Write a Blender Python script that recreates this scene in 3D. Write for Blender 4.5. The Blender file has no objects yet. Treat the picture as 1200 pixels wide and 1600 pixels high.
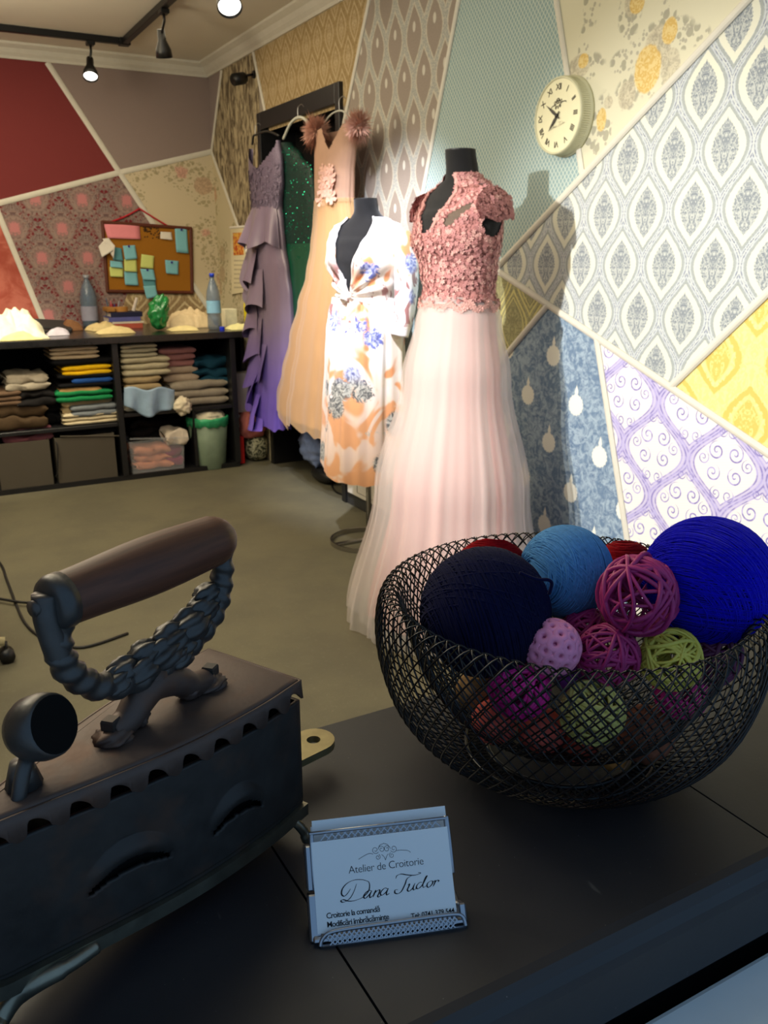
import bpy, bmesh, math, random
import numpy as np
from mathutils import Vector, Matrix, noise as mnoise
random.seed(7)
PI = math.pi
C = bpy.context.scene.collection
scn = bpy.context.scene

# ------------------------------------------------------------------ camera
# orientation solved from the room's own vanishing points (frame 1200 x 1600)
def _setup(v1=(-170, 404), v2=(3100, 392)):
    c = np.array([600., 800.])
    d1 = np.array(v1) - c; d2 = np.array(v2) - c
    f = math.sqrt(-(d1 @ d2))
    Y = np.array([d1[0], d1[1], f]); Y /= np.linalg.norm(Y)
    X = np.array([d2[0], d2[1], f]); X /= np.linalg.norm(X)
    Z = np.cross(X, Y)
    if Z[1] > 0: Z = -Z
    return f, np.array([X, Y, Z]).T
FPX, RC = _setup()
EYE = np.array([0, 0, 1.30])
def ray(u, v): return RC.T @ np.array([(u - 600) / FPX, (v - 800) / FPX, 1])
def onx(u, v, x): d = ray(u, v); return Vector(EYE + d * (x / d[0]))
def ony(u, v, y): d = ray(u, v); return Vector(EYE + d * (y / d[1]))
def onz(u, v, z): d = ray(u, v); return Vector(EYE + d * ((z - EYE[2]) / d[2]))
def atd(u, v, k): return Vector(EYE + ray(u, v) * k)

cam = bpy.data.cameras.new('camera'); camo = bpy.data.objects.new('camera', cam); C.objects.link(camo)
cx_, cy_, cz_ = RC[0], RC[1], RC[2]
camo.matrix_world = Matrix(((cx_[0], -cy_[0], -cz_[0], EYE[0]), (cx_[1], -cy_[1], -cz_[1], EYE[1]), (cx_[2], -cy_[2], -cz_[2], EYE[2]), (0, 0, 0, 1)))
cam.sensor_fit = 'VERTICAL'; cam.sensor_height = 36; cam.sensor_width = 27; cam.lens = FPX * 36 / 1600
cam.clip_start = 0.01
scn.camera = camo
cam.dof.use_dof = True; cam.dof.focus_distance = .60; cam.dof.aperture_fstop = 26

# ------------------------------------------------------------------ world, lamps, exposure
scn.view_settings.view_transform = 'Standard'; scn.view_settings.look = 'None'
scn.view_settings.gamma = 1; scn.view_settings.use_curve_mapping = False
scn.view_settings.exposure = 0.0
w = bpy.data.worlds.new('world'); scn.world = w; w.use_nodes = True
w.node_tree.nodes['Background'].inputs[0].default_value = (0.40, 0.66, 1.0, 1)
w.node_tree.nodes['Background'].inputs[1].default_value = 0.62

def lamp(kind, name, loc, aim, power, col, **k):
    l = bpy.data.lights.new(name, kind); o = bpy.data.objects.new(name, l); C.objects.link(o)
    o.location = loc; l.energy = power; l.color = col
    d = Vector(aim) - Vector(loc); o.rotation_euler = d.to_track_quat('-Z', 'Y').to_euler()
    for a, b in k.items(): setattr(l, a, b)
    return o
lamp('SPOT', 'spot_wall', (-1.25, 1.95, 2.02), (2.0, 1.84, 0.93), 620, (1, .97, .93), spot_size=math.radians(42), spot_blend=.9, shadow_soft_size=.035)
lamp('SPOT', 'spot_floral_dress', (0.75, 2.55, 2.42), (1.75, 3.42, 1.25), 400, (.86, .88, 1), spot_size=math.radians(43), spot_blend=.8, shadow_soft_size=.04)
lamp('SPOT', 'spot_desk', (0.35, 4.6, 2.40), (0.42, 5.5, .87), 90, (1, .93, .72), spot_size=math.radians(46), spot_blend=.6, shadow_soft_size=.04)
lamp('SPOT', 'spot_desk_right', (1.30, 4.75, 2.35), (1.93, 5.55, .85), 42, (1, .92, .7), spot_size=math.radians(40), spot_blend=.7, shadow_soft_size=.04)
lamp('SPOT', 'spot_hem', (1.1, 3.3, 2.4), (1.92, 4.15, .62), 60, (1, .86, .62), spot_size=math.radians(34), spot_blend=.9, shadow_soft_size=.05)
lamp('AREA', 'warm_fill_rear', (0.3, 4.6, 2.45), (0.3, 4.6, 0), 22, (1, .84, .58), shape='RECTANGLE', size=2.4, size_y=1.6)  # unseen broad fill added for the warm ambient light
lamp('AREA', 'warm_fill_front', (0.2, 2.4, 2.45), (0.5, 2.4, 0), 30, (1, .88, .64), shape='RECTANGLE', size=2.4, size_y=1.6)  # same added area fill over the front, no fitting of its own
lamp('POINT', 'point_fill_rear', (0.1, 4.3, 2.1), (0, 4, 0), 46, (1, .86, .62), shadow_soft_size=.25)  # invisible point fill added to brighten the ceiling and rear walls
lamp('POINT', 'point_fill_front', (-0.5, 1.9, 2.05), (0, 4, 0), 38, (1, .90, .70), shadow_soft_size=.25)  # invisible point fill added for the front of the room

# ------------------------------------------------------------------ shader maths
class G:
    def __init__(s, name, rough=.6, spec=.3, metal=0.0):
        m = bpy.data.materials.new(name); m.use_nodes = True; s.m = m; s.nt = m.node_tree
        s.b = s.nt.nodes['Principled BSDF']; s.b.inputs['Roughness'].default_value = rough
        s.b.inputs['Specular IOR Level'].default_value = spec; s.b.inputs['Metallic'].default_value = metal
        s._tc = None
    def n(s, t): return s.nt.nodes.new(t)
    def inp(s, node, i, v):
        if isinstance(v, E_): s.nt.links.new(v.s, node.inputs[i])
        elif v is not None:
            if isinstance(v, (tuple, list)) and len(v) == 3 and node.inputs[i].type == 'RGBA': v = (*v, 1)
            node.inputs[i].default_value = v
    def M(s, op, a, b=None, c=None, clamp=False):
        x = s.n('ShaderNodeMath'); x.operation = op; x.use_clamp = clamp
        s.inp(x, 0, a); s.inp(x, 1, b); s.inp(x, 2, c)
        return E_(s, x.outputs[0])
    def co(s):
        if not s._tc:
            s._tc = s.n('ShaderNodeTexCoord')
            q = s.n('ShaderNodeSeparateXYZ'); s.nt.links.new(s._tc.outputs['Object'], q.inputs[0]); s._q = q
            s.P = E_(s, s._tc.outputs['Object'])
        return tuple(E_(s, s._q.outputs[i]) for i in range(3))
    def vec(s, x, y, z=0.0):
        q = s.n('ShaderNodeCombineXYZ'); s.inp(q, 0, x); s.inp(q, 1, y); s.inp(q, 2, z); return E_(s, q.outputs[0])
    def noise(s, v, scale, detail=2, rough=.5, dist=0.0, col=False):
        q = s.n('ShaderNodeTexNoise'); s.inp(q, 'Vector', v); q.inputs['Scale'].default_value = scale
        q.inputs['Detail'].default_value = detail; q.inputs['Roughness'].default_value = rough; q.inputs['Distortion'].default_value = dist
        return E_(s, q.outputs['Color' if col else 'Fac'])
    def vor(s, v, scale, out='Distance', feat='F1', rnd=1.0):
        q = s.n('ShaderNodeTexVoronoi'); q.feature = feat; s.inp(q, 'Vector', v); q.inputs['Scale'].default_value = scale
        q.inputs['Randomness'].default_value = rnd
        return E_(s, q.outputs[out])
    def mix(s, f, a, b, blend='MIX'):
        q = s.n('ShaderNodeMix'); q.data_type = 'RGBA'; q.blend_type = blend; q.clamp_factor = True
        s.inp(q, 0, f); s.inp(q, 6, a); s.inp(q, 7, b); return E_(s, q.outputs[2])
    def sm(s, x, a, b):
        q = s.n('ShaderNodeMapRange'); q.interpolation_type = 'SMOOTHSTEP'; s.inp(q, 0, x); s.inp(q, 1, a); s.inp(q, 2, b)
        return E_(s, q.outputs[0])
    def color(s, c): s.inp(s.b, 'Base Color', c); return s
    def bump(s, h, strength=.3, dist=.002):
        q = s.n('ShaderNodeBump'); q.inputs['Strength'].default_value = strength; q.inputs['Distance'].default_value = dist
        s.inp(q, 'Height', h); s.nt.links.new(q.outputs[0], s.b.inputs['Normal']); return s
class E_:
    def __init__(s, g, sock): s.g = g; s.s = sock
    def __add__(a, b): return a.g.M('ADD', a, b)
    __radd__ = __add__
    def __sub__(a, b): return a.g.M('SUBTRACT', a, b)
    def __rsub__(a, b): return a.g.M('SUBTRACT', b, a)
    def __mul__(a, b): return a.g.M('MULTIPLY', a, b)
    __rmul__ = __mul__
    def __truediv__(a, b): return a.g.M('DIVIDE', a, b)
    def __neg__(a): return a.g.M('MULTIPLY', a, -1.0)
    def abs(a): return a.g.M('ABSOLUTE', a)
    def cos(a): return a.g.M('COSINE', a)
    def sin(a): return a.g.M('SINE', a)
    def sqrt(a): return a.g.M('SQRT', a)
    def round(a): return a.g.M('ROUND', a)
    def fract(a): return a.g.M('FRACT', a)
    def min(a, b): return a.g.M('MINIMUM', a, b)
    def max(a, b): return a.g.M('MAXIMUM', a, b)

def hexc(r, g, b):   # sRGB 0-255 -> linear
    def f(c):
        c /= 255.
        return c / 12.92 if c <= .04045 else ((c + .055) / 1.055) ** 2.4
    return (f(r), f(g), f(b))

def plain(name, col, rough=.6, spec=.3, metal=0.0, var=.12, vs=30, bump=0, bs=200, bd=.001, alpha=None, emis=None, sheen=0):
    g = G(name, rough, spec, metal); g.co()
    c2 = tuple(min(1, x * (1 + var * 2)) for x in col); c1 = tuple(x * (1 - var * 1.5) for x in col)
    g.color(g.mix(g.noise(g.P, vs, 3), c1, c2))
    if bump: g.bump(g.noise(g.P, bs, 3), bump, bd)
    if alpha is not None: g.b.inputs['Alpha'].default_value = alpha
    if emis: g.b.inputs['Emission Color'].default_value = (*emis[0], 1); g.b.inputs['Emission Strength'].default_value = emis[1]
    if sheen: g.b.inputs['Sheen Weight'].default_value = sheen
    return g.m

# ------------------------------------------------------------------ object helpers
def mesh(name, V, F, smooth=False):
    me = bpy.data.meshes.new(name); me.from_pydata([tuple(v) for v in V], [], F); me.update()
    if smooth: me.polygons.foreach_set('use_smooth', [True] * len(me.polygons))
    return me
def link(name, me, mat, parent=None):
    o = bpy.data.objects.new(name, me); C.objects.link(o)
    if mat: me.materials.append(mat)
    if parent: o.parent = parent
    return o
def root_of(p):
    v = Vector((0, 0, 0))
    while p: v += p.location; p = p.parent
    return v
def part(name, VF, mat, parent=None, smooth=False, kind=None, label=None):
    V, F = VF
    if parent is not None:
        off = root_of(parent); V = [Vector(v) - off for v in V]
    o = link(name, mesh(name, V, F, smooth), mat, parent)
    if kind: o['kind'] = kind
    if label: o['label'] = label
    return o
def thing(name, label, cat, loc=(0, 0, 0), group=None):
    o = bpy.data.objects.new(name, None); C.objects.link(o); o.location = loc; o.empty_display_size = .05
    o['label'] = label; o['category'] = cat
    if group: o['group'] = group
    return o
def solid(name, VF, mat, label, cat, group=None, smooth=False, loc=None):
    """a thing that is one mesh, origin at its base"""
    V = [Vector(v) for v in VF[0]]
    if loc is None:
        n = len(V); loc = Vector((sum(v.x for v in V) / n, sum(v.y for v in V) / n, min(v.z for v in V)))
    o = link(name, mesh(name, [v - Vector(loc) for v in V], VF[1], smooth), mat)
    o.location = loc; o['label'] = label; o['category'] = cat
    if group: o['group'] = group
    return o
def struct(name, VF, mat, parent=None, smooth=False):
    o = part(name, VF, mat, parent, smooth)
    if not parent: o['kind'] = 'structure'
    return o
def join(*L):
    V = []; F = []
    for v, f in L:
        k = len(V); V += list(v); F += [tuple(i + k for i in q) for q in f]
    return V, F
def box(x0, y0, z0, x1, y1, z1):
    V = [(x, y, z) for z in (z0, z1) for y in (y0, y1) for x in (x0, x1)]
    return V, [(0, 2, 3, 1), (4, 5, 7, 6), (0, 1, 5, 4), (2, 6, 7, 3), (0, 4, 6, 2), (1, 3, 7, 5)]
def bevelbox(x0, y0, z0, x1, y1, z1, r=.004, seg=2):
    bm = bmesh.new(); V, F = box(x0, y0, z0, x1, y1, z1)
    vs = [bm.verts.new(v) for v in V]; [bm.faces.new([vs[i] for i in f]) for f in F]
    bmesh.ops.bevel(bm, geom=bm.edges[:], offset=r, segments=seg, affect='EDGES', profile=.5)
    bm.verts.index_update()
    R = [v.co.copy() for v in bm.verts], [tuple(v.index for v in f.verts) for f in bm.faces]
    bm.free(); return R
def xf(VF, M): return [M @ Vector(v) for v in VF[0]], VF[1]
def frame(o, X, Y):
    X = Vector(X).normalized(); Y = Vector(Y); Y = (Y - X * Y.dot(X)).normalized(); Z = X.cross(Y)
    return Matrix(((X.x, Y.x, Z.x, o[0]), (X.y, Y.y, Z.y, o[1]), (X.z, Y.z, Z.z, o[2]), (0, 0, 0, 1)))
def prism(pts, n, t):
    """polygon (3d points) extruded by t along n"""
    n = Vector(n).normalized(); P = [Vector(p) for p in pts]; k = len(P)
    V = P + [p + n * t for p in P]
    F = [tuple(range(k)), tuple(range(2 * k - 1, k - 1, -1))] + [(i, i + k, (i + 1) % k + k, (i + 1) % k) for i in range(k)]
    return V, F
def strip(a, b, w, n, t, ext=0):
    a = Vector(a); b = Vector(b); n = Vector(n).normalized(); d = (b - a).normalized(); s = n.cross(d) * (w / 2)
    a = a - d * ext; b = b + d * ext
    # a moulding with a rounded profile
    prof = [(-1, 0), (-1, .45), (-.55, .85), (0, 1), (.55, .85), (1, .45), (1, 0)]
    V = [p + s * u + n * (t * h) for p in (a, b) for u, h in prof]; k = len(prof)
    F = [(i, i + 1, i + 1 + k, i + k) for i in range(k - 1)] + [tuple(range(k - 1, -1, -1)), tuple(range(k, 2 * k))]
    return V, F
def tube(P, r, seg=8, caps=True, closed=False):
    P = [Vector(p) for p in P]; n = len(P); R = r if isinstance(r, (list, tuple)) else [r] * n
    T = []
    for i in range(n):
        if closed: t = P[(i + 1) % n] - P[i - 1]
        else: t = P[min(i + 1, n - 1)] - P[max(i - 1, 0)]
        T.append(t.normalized() if t.length > 1e-9 else Vector((0, 0, 1)))
    a = Vector((0, 0, 1)) if abs(T[0].z) < .9 else Vector((1, 0, 0))
    u = T[0].cross(a).normalized(); V = []; F = []
    for i in range(n):
        u = (u - T[i] * u.dot(T[i])); u = u.normalized() if u.length > 1e-6 else T[i].orthogonal().normalized()
        v = T[i].cross(u)
        for k in range(seg):
            q = 2 * PI * k / seg; V.append(P[i] + (u * math.cos(q) + v * math.sin(q)) * R[i])
    m = n if closed else n - 1
    for i in range(m):
        j = (i + 1) % n
        for k in range(seg):
            F.append((i * seg + k, i * seg + (k + 1) % seg, j * seg + (k + 1) % seg, j * seg + k))
    if caps and not closed: F += [tuple(range(seg - 1, -1, -1)), tuple(range((n - 1) * seg, n * seg))]
    return V, F
def spl(pts, n=8, closed=False):
    P = [Vector(p) for p in pts]; k = len(P); out = []
    rng = range(k) if closed else range(k - 1)
    for i in rng:
        if closed: a, b, c, d = P[i - 1], P[i], P[(i + 1) % k], P[(i + 2) % k]
        else: a, b, c, d = P[max(i - 1, 0)], P[i], P[i + 1], P[min(i + 2, k - 1)]
        for j in range(n):
            t = j / n; out.append(.5 * ((2 * b) + (c - a) * t + (2 * a - 5 * b + 4 * c - d) * t * t + (3 * b - a - 3 * c + d) * t ** 3))
    if not closed: out.append(P[-1])
    return out
def lathe(prof, seg=32, c=(0, 0, 0), capb=True, capt=True, sx=1, sy=1):
    V = []; F = []
    for r, z in prof:
        for k in range(seg):
            a = 2 * PI * k / seg; V.append(Vector((c[0] + r * sx * math.cos(a), c[1] + r * sy * math.sin(a), c[2] + z)))
    for i in range(len(prof) - 1):
        for k in range(seg):
            F.append((i * seg + k, i * seg + (k + 1) % seg, (i + 1) * seg + (k + 1) % seg, (i + 1) * seg + k))
    if capb: F.append(tuple(range(seg - 1, -1, -1)))
    if capt: F.append(tuple(range((len(prof) - 1) * seg, len(prof) * seg)))
    return V, F
def grid(fn, nu, nv, wrap=False, skip=None):
    """fn(i/nu, j/nv) -> point"""
    V = []; F = []; cu = nu if wrap else nu + 1
    for j in range(nv + 1):
        for i in range(cu): V.append(Vector(fn(i / nu, j / nv)))
    for j in range(nv):
        for i in range(nu):
            if skip and skip((i + .5) / nu, (j + .5) / nv): continue
            F.append((j * cu + i, j * cu + (i + 1) % cu, (j + 1) * cu + (i + 1) % cu, (j + 1) * cu + i))
    return V, F
def sphere(c, r, seg=24, rings=16, fn=None):
    def f(u, v):
        th = v * PI; ph = u * 2 * PI
        d = Vector((math.sin(th) * math.cos(ph), math.sin(th) * math.sin(ph), -math.cos(th)))
        rr = r * (fn(d) if fn else 1); return Vector(c) + d * rr
    return grid(f, seg, rings, True)
def text_mesh(body, size, M, extrude=.0002, align='CENTER', shear=0, space=1.0, offset=0):
    cu = bpy.data.curves.new('t', 'FONT'); cu.body = body; cu.size = size; cu.extrude = extrude; cu.align_x = align
    cu.shear = shear; cu.space_character = space; cu.resolution_u = 3; cu.offset = offset
    o = bpy.data.objects.new('t', cu); C.objects.link(o)
    dg = bpy.context.evaluated_depsgraph_get(); me = bpy.data.meshes.new_from_object(o.evaluated_get(dg))
    VF = [M @ v.co for v in me.vertices], [tuple(p.vertices) for p in me.polygons]
    bpy.data.objects.remove(o); bpy.data.curves.remove(cu); bpy.data.meshes.remove(me)
    return VF
def nz(p, s=1.0, seed=0): return mnoise.noise(Vector((p[0] * s + seed * 7.3, p[1] * s + seed * 3.1, p[2] * s - seed * 5.7)))
def lerp(a, b, t): return a + (b - a) * t
def interp(tab, x):
    """tab rows (x, a, b, ...) sorted by x"""
    if x <= tab[0][0]: return tab[0][1:]
    for p, q in zip(tab, tab[1:]):
        if x <= q[0]:
            t = (x - p[0]) / (q[0] - p[0]); t = t * t * (3 - 2 * t) if len(tab) > 2 else t
            return tuple(lerp(a, b, t) for a, b in zip(p[1:], q[1:]))
    return tab[-1][1:]

# ------------------------------------------------------------------ room numbers
W = onz(540, 781.5, 0)[0]          # right wall plane x
B = onx(325, 122, W)[1]            # back wall plane y
TOP = 2.448                        # underside of the cornice
CEIL = 2.53
DY0, DY1, DZ = 4.043, 5.145, 2.11  # outer door frame
YF = 0.255                         # window wall

# ------------------------------------------------------------------ wallpapers (flat print)
def cells(g, u, v, u0, v0, pu, pv):
    """half-drop lattice: local coordinates of the nearest centre of lattice A and B, and the ogee field"""
    uu = (u - u0) / pu; vv = (v - v0) / pv
    au = uu - uu.round(); av = vv - vv.round()
    u2 = uu + .5; v2 = vv + .5
    bu = u2 - u2.round(); bv = v2 - v2.round()
    a = (av * (2 * PI)).cos() * .25 + .25
    sA = a - au.abs()                       # > 0 inside A
    m = g.M('GREATER_THAN', sA, 0.0)
    du = au * m + bu * (1 - m); dv = av * m + bv * (1 - m)
    return du, dv, sA.abs()
def spiral(g, x, y, cx, cy, R, k, wd, flip=1):
    dx = (x - cx) * flip; dy = y - cy
    r = (dx * dx + dy * dy).sqrt(); th = g.M('ARCTAN2', dy, dx) / (2 * PI)
    f = (r / k - th).fract(); d = (f - .5).abs()
    return g.sm(d, wd, wd * .35) * g.sm(r, R, R * .92)
def band(g, s, a, b, e=.012): return g.sm(s, a - e, a + e) * g.sm(s, b + e, b - e)

def wp_ogee_grey(name, tint=1):
    g = G(name, .75, .15); x, u, v = g.co()
    du, dv, s = cells(g, u, v, 1.822, 1.735, .182, .308)
    P2 = g.vec(du.abs(), dv, 0.0)
    swirl = g.noise(P2, 15, 2, .6, 2.4); sw2 = g.noise(P2, 11, 2, .5, .8)
    cream = hexc(214, 214, 196); gr = hexc(158, 164, 160); dk = hexc(118, 124, 144); pale = hexc(190, 196, 196)
    orn = g.mix(g.sm(swirl, .44, .56), dk, pale)
    # blue-grey darker swirls under each almond
    bl = g.sm(((du.abs() - .16) * (du.abs() - .16) * 30 + (dv + .32) * (dv + .32) * 60), 1.0, .3)
    orn = g.mix(bl * g.sm(swirl, .60, .42) * .8, orn, hexc(82, 88, 116))
    c = orn
    c = g.mix(band(g, s, .035, .062), c, pale)
    c = g.mix(band(g, s, .070, .118), c, gr)
    c = g.mix(g.sm(s, .118, .134), c, cream)
    # leaf motif in the almond: scalloped ogive with a lacy filling
    a2 = (dv * (2 * PI)).cos() * .25 + .25
    leaf = a2 * 1.0 - du.abs() - .235 - (dv * 100).sin().abs() * .016
    fil = g.mix(g.sm(g.noise(P2, 20, 2, .6, 2.2), .40, .60), hexc(122, 130, 138), hexc(186, 190, 184))
    c = g.mix(g.sm(leaf, 0.0, .018), c, fil)
    # stems
    st = g.sm(s, .018, .006); c = g.mix(st, c, hexc(198, 202, 196))
    return g.color(c).bump(s, .05, .001).m
def wp_ogee_olive(name):
    g = G(name, .75, .15); x, u, v = g.co()
    du, dv, s = cells(g, u, v, 2.64, 1.05, .20, .34)
    P2 = g.vec(du.abs(), dv, 0.0)
    c = g.mix(g.sm(g.noise(P2, 20, 3, .6, 1.5), .44, .56), hexc(136, 134, 100), hexc(168, 164, 120))
    c = g.mix(band(g, s, .05, .10), c, hexc(205, 196, 130))
    c = g.mix(band(g, s, .16, .19), c, hexc(205, 196, 130))
    return g.color(c).m
def wp_scroll(name):
    g = G(name, .75, .15); x, u, v = g.co()
    uu = (u - 2.02) / .27; vv = (v - .865) / .31
    au = uu - uu.round(); av = vv - vv.round()
    u2 = uu + .5; v2 = vv + .5; bu = u2 - u2.round(); bv = v2 - v2.round()
    a = (av * (2 * PI)).cos() * .25 + .25
    sA = a - au.abs(); m = g.M('GREATER_THAN', sA, 0.0)
    du = (au * m + bu * (1 - m)).abs(); dv = av * m + bv * (1 - m); s = sA.abs()
    L = [band(g, s, .015, .035, .008), band(g, s, .075, .095, .008)]
    x_, y_ = du * .27, dv * .31
    for (cx, cy, R, k, fl) in ((.032, .046, .030, .0175, 1), (.040, -.020, .028, .017, -1), (.022, -.080, .022, .013, 1), (.018, .104, .017, .011, -1), (.078, .018, .022, .013, -1)):
        L.append(spiral(g, x_, y_, cx, cy, R, k, .22, fl))
    ln = L[0]
    for q in L[1:]: ln = ln.max(q)
    zz = ((u * 28 + (v * 60).fract() * 2.0).fract() - .5).abs()
    bg = g.mix(g.sm(zz, .07, .03) * .5, hexc(224, 221, 214), hexc(196, 192, 192))
    shade = g.sm(s, .16, .02) * .75
    bg = g.mix(shade, bg, hexc(166, 156, 206))
    c = g.mix(ln, bg, g.mix(g.sm(g.noise(g.P, 60, 1), .4, .6), hexc(126, 116, 176), hexc(168, 160, 206)))
    return g.color(c).m
def wp_bluewhite(name):
    g = G(name, .75, .15); x, u, v = g.co()
    uu = (u - 2.261) / .268; vv = (v - .80) / .317
    au = uu - uu.round(); av = vv - vv.round()
    u2 = uu + .5; v2 = vv + .5; bu = u2 - u2.round(); bv = v2 - v2.round()
    def blob(a, b):
        X = a * .268; Y = b * .317
        r = (X * X + Y * Y).sqrt(); th = g.M('ARCTAN2', Y, X)
        d = r - .033 - (th * 8).sin().abs() * .003
        st = (X.abs() * 2.2 + (Y - .046).abs() * .8) - .018
        return g.sm(d.min(st), .005, -.002)
    w_ = blob(au, av).max(blob(bu, bv))
    c = g.mix(g.sm(g.noise(g.P, 28, 4, .62, 1.4), .38, .62), hexc(104, 126, 150), hexc(154, 172, 186))
    c = g.mix(g.sm(g.noise(g.P, 60, 3, .6, 2.0), .54, .62) * .5, c, hexc(84, 104, 132))
    c = g.mix(w_, c, hexc(226, 226, 214))
    return g.color(c).m
def wp_lace(name):
    g = G(name, .75, .15); x, u, v = g.co()
    y0 = onx(632, 133, W)
    du, dv, s = cells(g, u, v, y0.y, y0.z, .158, .35)
    P2 = g.vec(u, v, 0.0)
    net = g.mix(g.sm(g.vor(P2, 95, 'Distance', 'DISTANCE_TO_EDGE'), .02, .10), hexc(190, 186, 172), hexc(156, 158, 154))
    c = g.mix(g.sm(s + (g.noise(P2, 90, 2) - .5) * .06, .105, .135), net, g.mix(g.noise(P2, 160, 2), hexc(140, 128, 118), hexc(158, 147, 136)))
    e = g.sm((s - .115).abs() + (g.noise(P2, 70, 1) - .5) * .05, .035, .012)
    c = g.mix(e * .8, c, hexc(198, 192, 174))
    tear = g.sm((du * du * 150 + (dv - .09) * (dv - .09) * 240), 1.0, .5)
    c = g.mix(tear, c, hexc(200, 196, 184))
    return g.color(c).m
def wp_diamond(name):
    g = G(name, .75, .15); x, u, v = g.co()
    k = 2 * PI / .038
    q = ((u + v * .8) * k).sin().abs().min(((u - v * .8) * k).sin().abs())
    c = g.mix(g.sm(q, .12, .42), hexc(196, 206, 194), hexc(138, 162, 164))
    return g.color(c).m
def wp_rose(name, ros, rose2, leaf, base, u_is_x=False, sc=1.0, th=.10, seed=0.0):
    g = G(name, .75, .15); x, y, z = g.co(); u = x if u_is_x else y
    P2 = g.vec(u * .9 + seed, z, 0.0)
    big = g.vor(P2, 4.6 * sc); wob = (g.noise(P2, 40 * sc, 2) - .5)
    rz = g.sm(big + wob * .14, .30, .25)
    petal = g.noise(P2, 46 * sc, 2, .5, 1.8)
    near = g.sm(big + wob * .30 + (g.noise(P2, 8 * sc, 1) - .5) * .8, .60, .52)
    lf = g.sm(g.vor(P2, 30 * sc) + wob * .25, .42, .34) * near
    lf2 = g.sm(g.vor(P2, 52 * sc) + wob * .2, .36, .30) * near
    c = base
    c = g.mix(lf * .8, c, g.mix(petal, leaf, tuple(min(1, q * 1.7) for q in leaf)))
    c = g.mix(lf2 * .6, c, leaf)
    pick = g.sm(g.noise(P2, 4.2 * sc, 0), .44, .52)
    c = g.mix(rz, c, g.mix(g.sm(petal, .42, .58), g.mix(pick, ros, rose2), g.mix(pick, tuple(min(1, q * 1.4) for q in ros), tuple(min(1, q * 1.3) for q in rose2))))
    return g.color(c).m
def wp_damask(name, c1, c2, c3, pu, pv, u_is_x=False, bw=.10, sc=1.0):
    g = G(name, .75, .15); x, y, z = g.co(); u = x if u_is_x else y
    du, dv, s = cells(g, u, z, 0.0, 0.0, pu, pv)
    P2 = g.vec(du.abs(), dv, 0.0); n = g.noise(P2, 14 * sc, 3, .6, 1.5)
    c = g.mix(g.sm(n, .44, .56), c1, c2)
    c = g.mix(band(g, s + (n - .5) * .12, bw, bw + .09), c, c3)
    c = g.mix(g.sm(s, .30, .34) * g.sm(n, .40, .5), c, c3)
    return g.color(c).m
def wp_medallion(name):
    g = G(name, .75, .15); x, y, z = g.co()
    o = ony(97, 358, B); uu = (x - o.x) / .285; vv = (z - o.z) / .36
    au = uu - uu.round(); av = vv - vv.round()
    u2 = uu + .5; v2 = vv + .5; bu = u2 - u2.round(); bv = v2 - v2.round()
    ra = ((au * .285) * (au * .285) + (av * .36) * (av * .36)).sqrt(); rb = ((bu * .285) * (bu * .285) + (bv * .36) * (bv * .36)).sqrt()
    r = ra.min(rb); m = g.M('LESS_THAN', ra, rb)
    du = (au * m + bu * (1 - m)).abs(); dv = av * m + bv * (1 - m)
    P2 = g.vec(du, dv, 0.0); n = g.noise(P2, 13, 3, .6, 1.6)
    c = g.mix(g.sm(n, .42, .58), hexc(106, 82, 80), hexc(138, 122, 116))
    c = g.mix(g.sm(g.noise(P2, 9, 1, .5, 1.0), .56, .60) * g.sm(r, .07, .09), c, hexc(112, 36, 42))
    rr = r + (n - .5) * .10
    c = g.mix(band(g, rr, .060, .072, .004), c, hexc(152, 128, 118))
    c = g.mix(band(g, rr, .095, .104, .006), c, hexc(148, 124, 116))
    c = g.mix(g.sm(rr, .058, .046), c, hexc(140, 112, 108))
    c = g.mix(g.sm(rr, .040, .026), c, hexc(186, 122, 122))
    return g.color(c).m
def wp_ikat(name):
    g = G(name, .75, .15); x, y, z = g.co()
    P2 = g.vec(y * 3.2, z, 0.0); n = g.noise(P2, 9, 4, .6, .6); n2 = g.noise(g.vec(y, z * .35, 3.0), 26, 3, .6, .5)
    c = g.mix(g.sm(n, .42, .58), hexc(96, 84, 66), hexc(176, 162, 130))
    c = g.mix(g.sm(n2, .52, .62) * .7, c, hexc(138, 124, 98))
    return g.color(c).m
def wp_plain(name, col, fab=900):
    g = G(name, .85, .1); x, y, z = g.co()
    n = g.noise(g.vec(x, y, z * .2), fab, 2); n2 = g.noise(g.vec(x * .3, y * .3, z), fab, 2)
    return g.color(g.mix(n * .5 + n2 * .5, tuple(q * .82 for q in col), tuple(min(1, q * 1.15) for q in col))).bump(n, .1, .0005).m
def wp_mottle(name, a, b, sc=7):
    g = G(name, .8, .1); x, y, z = g.co()
    return g.color(g.mix(g.sm(g.noise(g.P, sc, 4, .6, .6), .38, .62), a, b)).m

PAINT = plain('white_trim_paint', hexc(206, 202, 188), .45, .4, var=.04)
CEILM = plain('ceiling_paint', hexc(216, 210, 196), .9, .1, var=.03, vs=3)
WALLM = plain('wall_plaster', hexc(150, 140, 126), .9, .1, var=.05)
BLACKW = plain('black_lacquer', (.010, .010, .011), .38, .5, var=.2)
DARKIN = plain('dark_interior', (.006, .006, .006), .7, .2)
def floor_mat():
    g = G('floor_carpet', .78, .25); g.co()
    n = g.noise(g.P, 420, 2); n2 = g.noise(g.P, 3.2, 3, .6); n3 = g.noise(g.P, 60, 3, .7)
    c = g.mix(n, hexc(86, 83, 68), hexc(122, 117, 94)); c = g.mix(g.sm(n2, .35, .65) * .30, c, hexc(76, 74, 66))
    c = g.mix(g.sm(n3, .56, .70) * .22, c, hexc(134, 128, 112))
    return g.color(c).bump(n, .35, .002).m
FLOORM = floor_mat()

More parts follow.
